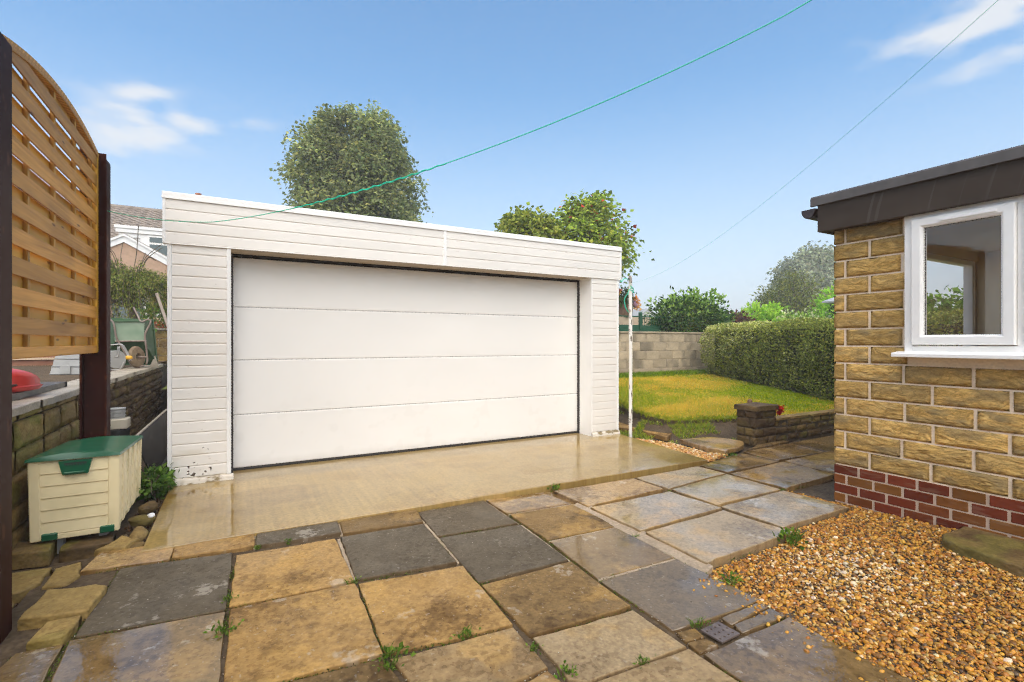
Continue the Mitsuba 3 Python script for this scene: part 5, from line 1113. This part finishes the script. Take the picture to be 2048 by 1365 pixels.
bw = thing('block_wall', 'grey concrete block wall with a flat coping at the far end of the lawn', 'wall')
part(bw, 'core', bx(4.9, 13.2, 9.115, 9.30, .2, 1.50), 'block_mortar')
for r in range(5):
    z0 = .415 + r * .217
    for k in range(19):
        x0 = 4.9 + k * .449 - (.22 if r % 2 else 0); part(bw, 'block', bx(x0 + .006, x0 + .443, 9.10, 9.2, z0 + .005, z0 + .212, .006), 'concrete_block', uv=(RS.rand(), RS.rand() * 5))
for k in range(14): part(bw, 'coping_stone', bx(4.9 + k * .6 + .003, 5.5 + k * .6 - .003, 9.075, 9.33, 1.502, 1.548, .008), 'concrete_block', uv=(RS.uniform(.2, .6), RS.rand() * 5))
gf = thing('green_fence', 'dark green metal fence with thin bars above a solid panel behind the block wall', 'fence')
part(gf, 'panel', bx(6.2, 12.1, 10.30, 10.33, .5, 1.76), 'fence_green'); part(gf, 'top_rail', bx(6.2, 12.1, 10.28, 10.33, 1.985, 2.015), 'fence_green')
for x in (7.75, 9.88, 12.0): part(gf, 'post', cat(bx(x - .035, x + .035, 10.26, 10.34, .5, 2.05), lathe([(.0, 2.05), (.05, 2.05), (.055, 2.09), (.03, 2.13), (.0, 2.14)], 12, (x, 10.30, 0))), 'fence_green')
for k in range(24): part(gf, 'bar', bx(9.96 + k * .085, 9.97 + k * .085, 10.30, 10.315, 1.76, 1.987), 'fence_green')
bg = thing('beige_wall', 'beige rendered wall behind the green fence', 'wall'); put(bg, bx(5.5, 16.5, 12.5, 12.9, .5, 2.13), 'beige_render')
pl = thing('flower_barrel', 'half barrel of bright orange and pink flowers standing above the green fence', 'planter')
bxp, byp, bz0 = 11.40, 12.70, 2.13
part(pl, 'barrel', lathe([(.0, bz0), (.27, bz0), (.32, bz0 + .18), (.34, bz0 + .42), (.31, bz0 + .42), (.0, bz0 + .38)], 20, (bxp, byp, 0)), 'barrel_wood', 30)
rs = np.random.RandomState(12)
P3, O3, _ = clumped(rs, 40, 22, np.array([bxp - .12, byp, bz0 + .62]), (.42, .3, .28), .2, .16); foliage(pl, 'leaves', leaves(P3, O3, .12, 'oval', rs, pal(rs, len(P3), [(.06, .12, .02), (.12, .2, .04), (.04, .08, .015)]), spread=1.2))
for cx, cz, col in ((-.40, .88, (.75, .22, .16)), (-.45, .74, (.80, .50, .08)), (.36, .62, (.85, .30, .02)), (.45, .50, (.85, .36, .05)), (.30, .42, (.62, .40, .52)), (.20, .52, (.60, .36, .50)), (.52, .36, (.85, .45, .12))):
    P3 = np.array([bxp + cx, byp - .15, bz0 + cz]) + rs.normal(0, .055, (42, 3)); foliage(pl, 'flower', leaves(P3, rs.normal(0, 1, (42, 3)), .085, 'broad', rs, pal(rs, 42, [col])))
part(pl, 'hose', tube(smooth_path([(bxp - .05, byp - .46, bz0 + .05), (bxp - .28, byp - .48, bz0 + .22), (bxp - .36, byp - .46, bz0 + .5), (bxp - .24, byp - .44, bz0 + .70), (bxp - .10, byp - .44, bz0 + .74)]), .018, 6), 'line_green', True)
wh_ = thing('white_house', 'distant white gabled house just right of the flower barrel', 'house')
part(wh_, 'wall', prism([(41.8, 1), (47.0, 1), (47.0, 3.7), (44.4, 5.3), (41.8, 3.7)], 1, 45, 52), 'white_paint')
for s in (-1, 1): part(wh_, 'roof', prism([(44.4, 5.47), (44.4, 5.35), (44.4 + s * 3.0, 3.5), (44.4 + s * 3.0, 3.62)], 1, 44.7, 52.3), 'plastic_grey')
part(wh_, 'chimney', bx(42.6, 43.1, 47, 47.8, 4.4, 6.0), 'terracotta'); part(wh_, 'window', bx(44.0, 44.8, 44.95, 45.02, 3.0, 3.9), 'far_glass')

# ================================================================== HEDGE, SHRUBS, TREES
GREEN = 2.0
h0, h1 = np.array([10.62, 8.62]), np.array([8.35, 1.6])
hd_ = (h1 - h0) / np.linalg.norm(h1 - h0); hl = np.linalg.norm(h1 - h0); hn = np.array([hd_[1], -hd_[0]])     # hn points to the lawn side?
if hn[0] > 0: hn = -hn
hg = thing('hedge', 'clipped box shaped hedge with pale yellow leaf sprays along its upper side', 'hedge')
rs = np.random.RandomState(44)
def hedge_pts(n, depth=.10):
    s = rs.uniform(-.015, 1, n); w = rs.rand(n)
    top = 1.70; base = zlawn(h0[1] + (h1[1] - h0[1]) * s) - .02; H_ = top - base; W = .95; tot = 2.0 + .75
    u = w * tot; front = u < 1.25; topm = (u >= 1.25) & (u < 2.2); back = u >= 2.2
    lat = np.where(front, 0.0, np.where(topm, (u - 1.25) / .95 * W, W)); hh = np.where(front, u / 1.25, np.where(topm, 1.0, 1 - (u - 2.2) / .55))
    bulge = .10 * np.sin(hh * PI) + .05 * hh - .10 * (1 - hh) ** 3
    nz = meshkit.fbm(np.stack([s * hl * 1.7, hh * 3 + lat * 2, lat * 1.5], -1), 3, 6) - .5
    corner = np.clip((hh - .88) / .12, 0, 1) * np.where(front, 1, 0); edge_top = np.where(topm, np.clip(1 - lat / .14, 0, 1), 0)
    d = nz * .34 - rs.rand(n) ** 2 * depth - .13 * corner ** 2
    fo = np.where(front, bulge + d, np.where(topm, -lat, -W)) ; zz_ = base + hh * H_ + np.where(topm, nz * .26 - rs.rand(n) ** 2 * depth - .10 * edge_top ** 2, 0)
    endm = rs.rand(n) < .07                      # the end facing the block wall
    s = np.where(endm, -.01 + .03 * nz + .012 * (rs.rand(n) ** 2), s); lat = np.where(endm, rs.rand(n) * W, lat); hh = np.where(endm, rs.rand(n), hh); topm = topm & ~endm; front = front & ~endm; back = back & ~endm
    zz_ = np.where(endm, zlawn(h0[1]) - .02 + hh * (top - zlawn(h0[1])) , zz_)
    xy = h0 + hd_ * (s * hl)[:, None] + hn * np.where(front, fo, -lat + np.where(back, -d, 0))[:, None]
    out = np.c_[hn * np.where(front, 1.0, np.where(back, -1.0, .15))[:, None], np.where(topm, 1.0, .15)]
    return np.c_[xy, zz_], out, s, hh, nz, topm
p, o, s, hh, nz, topm = hedge_pts(60000)
yel = np.clip((meshkit.fbm(np.c_[s * hl * 1.3, hh * 2.1, s * 0 + 3], 3, 17) - .50) * 6, 0, 1) * np.clip((hh - .35) * 2.2, 0, 1) + .25 * topm; brn = np.clip((meshkit.fbm(np.c_[s * hl * .9, hh * 1.6, s * 0], 3, 23) - .52) * 6, 0, 1) * (hh < .75)
c = pal(rs, len(p), [(.13, .16, .035), (.18, .20, .045), (.24, .25, .05), (.10, .12, .03)], None, .25); y_ = pal(rs, len(p), [(.44, .43, .15), (.40, .42, .12), (.46, .45, .24)]); b_ = pal(rs, len(p), [(.22, .15, .05), (.28, .20, .08)])
r_ = rs.rand(len(p)); c = np.where((r_ < yel * .45)[:, None], y_, np.where((r_ > 1 - brn * .5)[:, None], b_, c))
foliage(hg, 'leaves', leaves(p, o, .048, 'diamond', rs, c, spread=.9), kind='stuff')
hv = []
for (a, off) in ((h0 + hd_ * .12, 0), (h1, 0)):
    b0 = zlawn(a[1]) - .1
    hv += [np.r_[a - hn * .10, b0], np.r_[a - hn * .10, 1.55], np.r_[a - hn * .85, 1.55], np.r_[a - hn * .85, b0]]
part(hg, 'inner_branches', hull(hv), 'twig_dark', label='dense dark twiggy inside of the hedge')

lb = thing('laurel_bush', 'rounded dark green laurel bush rising behind the block wall', 'bush')
rs = np.random.RandomState(51)
P3, O3, ci = clumped(rs, 330, 26, np.array([11.85, 10.30, 1.78]), (1.18, .95, .86), .62, .26, lump=.22, seed=4)
k = P3[:, 2] > .55; P3, O3 = P3[k], O3[k]; hi = np.clip((P3[:, 2] - 1.9) / .7, 0, 1)
c = pal(rs, len(P3), [(.022, .048, .014), (.036, .074, .021), (.055, .10, .027)]); yl = pal(rs, len(P3), [(.17, .26, .05), (.22, .32, .07)]); c = np.where((rs.rand(len(P3)) < hi * .55)[:, None], yl, c)
foliage(lb, 'leaves', leaves(P3, O3, .125, 'oval', rs, c, spread=.55, up=.25)); part(lb, 'inner_branches', xf(rock(5, (.80, .62, .60), 2, .12), (11.85, 10.35, 1.66)), 'twig_dark')
sh = []
for k in range(16):
    x = 11.85 + rs.normal(.25, .45); q = smooth_path([(x, 10.15, 2.3), (x + .02, 10.1, 2.55), (x + rs.normal(0, .06), 10.05, rs.uniform(2.62, 2.86))], 5); i = rs.randint(4, len(q), 13); sh.append(leaves(q[i], np.tile([0, 0, 1.0], (13, 1)) + rs.normal(0, .6, (13, 3)), .12, 'oval', rs, pal(rs, 13, [(.20, .30, .06), (.14, .22, .04)]), spread=.3))
foliage(lb, 'new_shoots', catl(*sh), kind='stuff')
def bush(name, label, centre, rad, n, per, size, cols, seed, kind='oval', cl=.25, shell=.5, droop=0., up=.15, lump=.3, core=True, spread=.8):
    rs = np.random.RandomState(seed); t = thing(name, label, 'bush')
    P3, O3, _ = clumped(rs, n, per, np.array(centre), rad, shell, cl, lump=lump, seed=seed); k = P3[:, 2] > .4; P3, O3 = P3[k], O3[k]
    foliage(t, 'leaves', leaves(P3, O3, size, kind, rs, pal(rs, len(P3), cols, None, .22), droop=droop, up=up, spread=spread))
    if core: part(t, 'inner_branches', xf(rock(seed, np.array(rad) * .58, 2, .15), centre), 'twig_dark')
    return t
bush('golden_bush', 'small bright yellow green feathery bush between the laurel bush and the hedge', (11.75, 9.95, 1.72), (.62, .42, .42), 90, 40, .085, [(.26, .30, .03), (.34, .36, .05), (.18, .24, .03)], 61, 'lance', .2, .3, up=.8, core=False)
bush('purple_bush', 'low dark purple brown bush behind the hedge beside the laurel bush', (15.6, 11.7, 1.75), (.95, .6, .62), 90, 26, .11, [(.07, .025, .025), (.10, .04, .03), (.05, .03, .02)], 62)
bush('lime_bush', 'bright lime green bush in the middle of the shrubs behind the hedge', (17.6, 11.8, 1.70), (1.25, .9, .95), 130, 26, .16, [(.20, .33, .03), (.28, .42, .05), (.14, .25, .025)], 63, up=.4)
bush('pale_flowered_bush', 'green bush dotted with cream flower sprays in front of the small summerhouse', (16.6, 9.6, 1.55), (1.3, .8, .75), 130, 26, .11, [(.16, .25, .04), (.26, .34, .07), (.46, .46, .26), (.10, .18, .03)], 64)
bush('back_bush', 'mid green bush filling the gap behind the lime green bush', (19.5, 15.0, 1.5), (2.0, 1.0, 1.0), 130, 26, .17, [(.10, .17, .035), (.17, .25, .05)], 65)
bush('window_bush', 'leafy bush in the garden seen only through the house windows', (11.8, 3.1, 1.70), (.9, 1.9, .55), 150, 24, .13, [(.08, .15, .02), (.15, .24, .04), (.05, .09, .02)], 66)

def limb(a, b, r0, r1, rs, n=6, wob=.12):
    a, b = np.asarray(a, float), np.asarray(b, float); t_ = np.linspace(0, 1, n)[:, None]; p = a + (b - a) * t_; p[1:-1] += rs.normal(0, wob, (n - 2, 3)); return tube(smooth_path(p, 3), np.linspace(r0, r1, (n - 1) * 3 + 1), 7)
def tree(name, label, base, top, profile, cols, seed, n, per, size, cl, kind='broad', droop=.4, trunk=.22, w=None, spread=.7, lumpy=.5):
    """profile: (height, radius) pairs of the crown's uneven outline"""
    rs = np.random.RandomState(seed); t = thing(name, label, 'tree'); b = np.asarray(base, float)
    pr = np.array(profile); hz = rs.uniform(pr[0, 0], pr[-1, 0], n * 3); rr = np.interp(hz, pr[:, 0], pr[:, 1]); keep = rs.rand(n * 3) < (rr / pr[:, 1].max()) ** 1.2; hz, rr = hz[keep][:n], rr[keep][:n]
    m = len(hz); a = rs.uniform(0, 2 * PI, m); lump = 1 + lumpy * (meshkit.fbm(np.stack([np.cos(a) * 1.6, np.sin(a) * 1.6, hz * .55], -1) + seed, 3, seed) - .5)
    f_ = np.sqrt(rs.uniform(.12, 1, m)); rad = rr * lump * f_
    hz = hz + .45 * (meshkit.noise(np.stack([np.cos(a) * rad * 1.3, np.sin(a) * rad * 1.3, hz * 0], -1) + 9.0, seed) - .5) * np.clip((hz - pr[0, 0]) / (pr[-1, 0] - pr[0, 0]), 0, 1) * (pr[-1, 0] - pr[0, 0]) * .20
    c = np.stack([b[0] + np.cos(a) * rad, b[1] + np.sin(a) * rad, hz], -1)
    out = np.stack([np.cos(a) * f_, np.sin(a) * f_, .35 + .5 * (hz - pr[0, 0]) / (pr[-1, 0] - pr[0, 0])], -1)
    q = rs.normal(size=(m, per, 3)).clip(-1.7, 1.7) * cl * rs.uniform(.6, 1.25, (m, 1, 1)) * np.array([.62, .62, .42]); pts = (c[:, None] + q); pts[..., 2] -= .35 * (q[..., 0] ** 2 + q[..., 1] ** 2) / cl
    pts = pts.reshape(-1, 3); o_ = np.repeat(out, per, 0) * .8 + q.reshape(-1, 3) / cl
    tone = np.repeat(rs.uniform(.62, 1.45, (m, 1)), per, 0); col = np.clip(pal(rs, m * per, cols, w, .2) * tone, .004, .9)
    L_ = [tube(smooth_path([b, b + [0.05, 0, (pr[0, 0] - b[2]) * .6], [b[0], b[1], pr[0, 0] + 1.0], [b[0] + .1, b[1], top * .8 + .2 * pr[0, 0]]], 5), np.linspace(trunk, trunk * .25, 16), 10)]
    part(t, 'trunk', L_[0], 'bark', 40)
    br = [limb([b[0], b[1], rs.uniform(b[2] + (pr[0, 0] - b[2]) * .7, pr[0, 0] + (top - pr[0, 0]) * .6)], c[i], trunk * .32, .02, rs) for i in rs.choice(m, min(m, 46), replace=False)]
    part(t, 'limbs', cat(*br), 'bark', 40, kind='stuff')
    foliage(t, 'crown', leaves(pts, o_, size, kind, rs, col, droop=droop, spread=spread), kind='stuff'); return t
GT = np.array([4.65, 22.9, .7])
tree('broad_tree', 'large round crowned dark green tree standing behind the garage roof', GT, 11.2, [(5.0, 2.6), (6.0, 2.80), (7.2, 2.75), (8.4, 2.55), (9.4, 2.35), (10.3, 2.15), (10.9, 1.9), (11.3, 1.5)], [(.10, .125, .050), (.14, .165, .068), (.19, .21, .090), (.24, .25, .085), (.29, .28, .09)], 81, 620, 96, .145, .50, w=[3, 3, 2.2, 1.2, .5], lumpy=.95)
t = tree('vine_tree', 'light green tree with some red leaves over the right end of the garage roof', np.array([10.0, 12.75, .6]), 6.0, [(3.3, .9), (3.9, 1.30), (4.6, 1.38), (5.2, 1.15), (5.7, .75), (6.05, .3)], [(.14, .19, .03), (.21, .27, .04), (.28, .32, .05), (.09, .12, .03), (.30, .05, .03)], 82, 260, 34, .125, .36, w=[3, 3, 2, 2, .35])
bush('roofline_bush', 'olive green leafy top of a bush just over the middle of the garage roof line', (7.84, 12.9, 4.60), (1.0, .7, .60), 150, 24, .13, [(.14, .17, .03), (.21, .24, .04), (.09, .12, .025), (.26, .27, .05)], 83, 'broad', .22, .3, droop=.3)
tree('olive_tree', 'mid sized olive green conifer tree in front of the pale far tree', np.array([28.2, 17.0, .6]), 5.6, [(1.2, 2.2), (2.4, 2.3), (3.6, 1.9), (4.5, 1.3), (5.1, .7), (5.5, .2)], [(.085, .10, .022), (.12, .135, .03), (.16, .165, .035), (.06, .075, .018)], 84, 420, 32, .20, .55, 'lance', .3)
tree('far_tree', 'tall pale hazy grey green tree on the skyline near the house corner', np.array([58.0, 32.6, .6]), 11.9, [(2.0, 4.2), (4.5, 5.0), (7.0, 4.5), (8.6, 3.9), (10.0, 2.9), (11.2, 1.6), (11.9, .6)], [(.15, .17, .10), (.19, .205, .125), (.24, .25, .16)], 85, 640, 62, .34, 1.15, 'broad', .3, .5)  # leaf colours paled to paint in haze, besides the haze medium
bush('bright_shrub', 'bright green shrub growing behind the roof of the small summerhouse', (20.6, 10.5, 2.5), (.9, .8, .95), 110, 24, .15, [(.17, .30, .03), (.25, .40, .05)], 67, up=.3)
sm = thing('summerhouse', 'small dark summerhouse with a grey hipped roof half hidden by the house corner', 'summerhouse')
sx, sy = 17.75, 7.85
part(sm, 'wall', bx(sx - .9, sx + 1.1, sy - .8, sy + .9, .4, 2.55), 'shed_brown')
part(sm, 'roof', hull([(sx - 1.2, sy - 1.1, 2.55), (sx + 1.4, sy - 1.1, 2.55), (sx + 1.4, sy + 1.2, 2.55), (sx - 1.2, sy + 1.2, 2.55), (sx + .1, sy, 3.25), (sx - 1.2, sy - 1.1, 2.60), (sx + 1.4, sy - 1.1, 2.60), (sx - 1.2, sy + 1.2, 2.60), (sx + 1.4, sy + 1.2, 2.60)]), 'shed_roof')
for q in (0, 1):
    w_ = part(sm, 'window', (lambda y0, y1: cat(bx(sx - .93, sx - .895, y0, y0 + .06, 1.5, 2.36), bx(sx - .93, sx - .895, y1 - .06, y1, 1.5, 2.36), bx(sx - .93, sx - .895, y0 + .06, y1 - .06, 2.30, 2.36)))(sy - .72 + q * .8, sy - .02 + q * .8), 'white_paint'); part(w_, 'pane', bx(sx - .91, sx - .90, sy - .66 + q * .8, sy - .08 + q * .8, 1.5, 2.3), 'dark_gap')

# ================================================================== DRAIN, WEEDS, MOSS
GREEN = 1.0
from manifold3d import Manifold
dq = np.array(data('1.872,1.548;1.988,1.560;1.995,1.455;1.868,1.450')); dc = dq.mean(0)
t = thing('drain_cover', 'square rusty metal drain cover with rows of round holes, set among the flags', 'drain cover')
pm = Manifold.cube([.128, .112, .007], True)
for i in range(4):
    for j in range(3): pm = pm - Manifold.cylinder(.03, .0058, .0058, 14, True).translate([-.045 + .03 * i + (.006 if j % 2 else -.004), -.034 + .034 * j, 0])
put(t, xf(pm, (dc[0], dc[1], -.043), rz=.05), 'drain_metal'); part(t, 'well', bx(dc[0] - .06, dc[0] + .06, dc[1] - .052, dc[1] + .052, -.16, -.062), 'dark_gap')
rs = np.random.RandomState(91)
WEEDS = ((-.034, 2.873, .045, 'small weed at the corner between the dark grey flag and the orange flag'), (-.046, 2.562, .06, 'leafy weed in the joint left of the mottled brown flag'), (.30, 3.525, .04, 'low weed in the joint behind the orange flag'), (.555, 2.765, .045, 'weed at the corner where four flags meet in front of the apron'), (.565, 2.035, .07, 'bright pale leafed weed in the joint near the picture bottom'), (.535, 1.965, .05, 'weed just below the bright pale leafed one'), (.90, 2.020, .055, 'weed in the joint in front of the mottled orange flag'), (2.50, 3.690, .075, 'bushy weed at the edge of the apron where the raised path begins'), (1.145, 1.60, .05, 'grassy weed in the joint at the bottom centre'), (1.105, 1.79, .04, 'mossy weed in the joint beside the pale buff flag'), (1.46, 1.50, .045, 'weed in the joint left of the drain cover'), (1.878, 1.585, .055, 'grass tuft touching the drain cover'), (3.22, 1.955, .11, 'green tuft at the corner of the raised path in the gravel'), (2.385, 1.79, .075, 'green sprig in the gravel beside the dark yard flag'), (4.26, 2.665, .04, 'small weed where two path flags meet by the gravel'), (3.345, 3.13, .035, 'small weed in the joint of the raised path'), (2.385, 2.52, .035, 'tiny weed in the mortar fillet of the raised path'), (5.20, 3.55, .04, 'weed in the path joint towards the pillar'), (4.98, 3.72, .075, 'dark green weed clump by the end of the orange gravel strip'), (.12, 3.52, .03, 'tiny weed at the corner of the dark strip flag'))
for x, y, s_, lab in WEEDS:
    t = thing('weed', lab, 'weed', 'weeds in the paving joints'); n = int(26 + 260 * s_); z0 = -.026 - .012 * min(max(x, 0), 2.2)
    p = np.c_[rs.normal(x, s_ * .42, n), rs.normal(y, s_ * .30, n), z0 + rs.uniform(0, s_ * .55, n)]
    L = leaves(p, np.c_[(p[:, :2] - [x, y]) / s_, np.full(n, .8)], s_ * .36, 'oval' if rs.rand() < .6 else 'lance', rs, pal(rs, n, [(.12, .22, .025), (.19, .30, .04), (.08, .15, .02)]), spread=.6)
    st_ = blades(np.c_[rs.normal(x, s_ * .25, 14), rs.normal(y, s_ * .2, 14)], np.full(14, z0 - .005), s_ * .8, .003, pal(rs, 14, [(.12, .18, .03)]), rs, .8); L = catl(L, st_); put(t, (L[0], L[1]), 'leaf', color=L[2])
t = thing('ivy_plant', 'leafy trailing weed at the foot of the garage corner behind the storage box', 'weed'); P3, O3, _ = clumped(rs, 44, 14, np.array([-.60, 5.22, .06]), (.07, .22, .12), .1, .08)
foliage(t, 'leaves', leaves(P3, O3, .055, 'oval', rs, pal(rs, len(P3), [(.10, .20, .03), (.18, .30, .05), (.06, .12, .02)]), spread=.9)); part(t, 'stems', cat(*[tube(smooth_path([(-.60 + rs.normal(0, .04), 5.22 + rs.normal(0, .1), -.06), (-.60, 5.22 + rs.normal(0, .12), .05), (-.59 + rs.normal(0, .05), 5.22 + rs.normal(0, .2), .16)], 4), .004, 5) for _ in range(8)]), 'bark')
# moss and small stuff growing along the joints
ms = thing('joint_moss', 'thin moss, seedlings and grit in the joints between the flags', 'moss', kind='stuff')
segs = []
for line in (PATIO + '\n' + PATH).split('\n'):
    p = data(line.split(' ')[2]); segs += list(zip(p, p[1:] + p[:1]))
mp = []
for a, b in segs:
    a, b = np.array(a), np.array(b); ln = np.linalg.norm(b - a)
    if ln < .05 or (a[1] + b[1]) / 2 < .9: continue
    n = int(ln * 420); tq = rs.rand(n); q = a + (b - a) * tq[:, None] + rs.normal(0, .005, (n, 2)); k = meshkit.fbm(np.c_[q * 2.6, q[:, :1] * 0], 3, 31) > .55; mp.append(q[k])
mp = np.vstack(mp); n = len(mp)
L = leaves(np.c_[mp, -.020 - .012 * np.clip(mp[:, 0], 0, 2) - rs.uniform(0.004, .018, n)], np.tile([0, 0, .7], (n, 1)), .011, 'diamond', rs, pal(rs, n, [(.10, .15, .02), (.16, .22, .03), (.07, .09, .02), (.14, .10, .05)]), spread=1.1)
gq = np.vstack([np.array(a) + (np.array(b) - np.array(a)) * rs.rand(8, 1) + rs.normal(0, .006, (8, 2)) for a, b in segs]); n = len(gq); L = catl(L, pebbles(gq, -.026 - .012 * np.clip(gq[:, 0], 0, 2), rs.uniform(.0016, .0042, n), pal(rs, n, [(.62, .55, .45), (.35, .25, .15), (.20, .15, .10)]), rs, 0))
put(ms, (L[0], L[1]), 'leaf', color=L[2])
gr2 = thing('stray_grit', 'scattered grit, pale chips and dead leaf crumbs lying on the flags', 'grit', kind='stuff')
n = 420; xy = np.c_[rs.uniform(-.5, 3.3, n), rs.uniform(1.3, 3.6, n)]; up_z = np.where((xy[:, 0] > 2.45), -.017, -.0165 - .012 * np.clip(xy[:, 0], 0, 2))
k = (xy[:, 0] < 2.3) | (xy[:, 1] > 2.15); xy, up_z = xy[k], up_z[k]; n = len(xy)
L = pebbles(xy, up_z + .001, rs.gamma(2, .0009, n).clip(.0008, .004), pal(rs, n, [(.66, .6, .5), (.05, .035, .02), (.30, .2, .1)], [1, 1.4, .8]), rs, 0); put(gr2, (L[0], L[1]), 'pebble', True, color=L[2])

# ================================================================== THIN RAIN HAZE (far trees and houses pale off)
scene['haze_air'] = {'type': 'homogeneous', 'albedo': {'type': 'rgb', 'value': [.95, .95, .95]}, 'sigma_t': 0.0032}
hz_key = thing('haze', 'thin damp air over the gardens', 'haze', kind='stuff')
scene[hz_key] = {'type': 'cube', 'to_world': T().translate([150, 150, 14]).scale([1000, 1000, 16]), 'bsdf': {'type': 'null'}, 'interior': {'type': 'ref', 'id': 'haze_air'}}
scene['camera']['medium'] = {'type': 'ref', 'id': 'haze_air'}
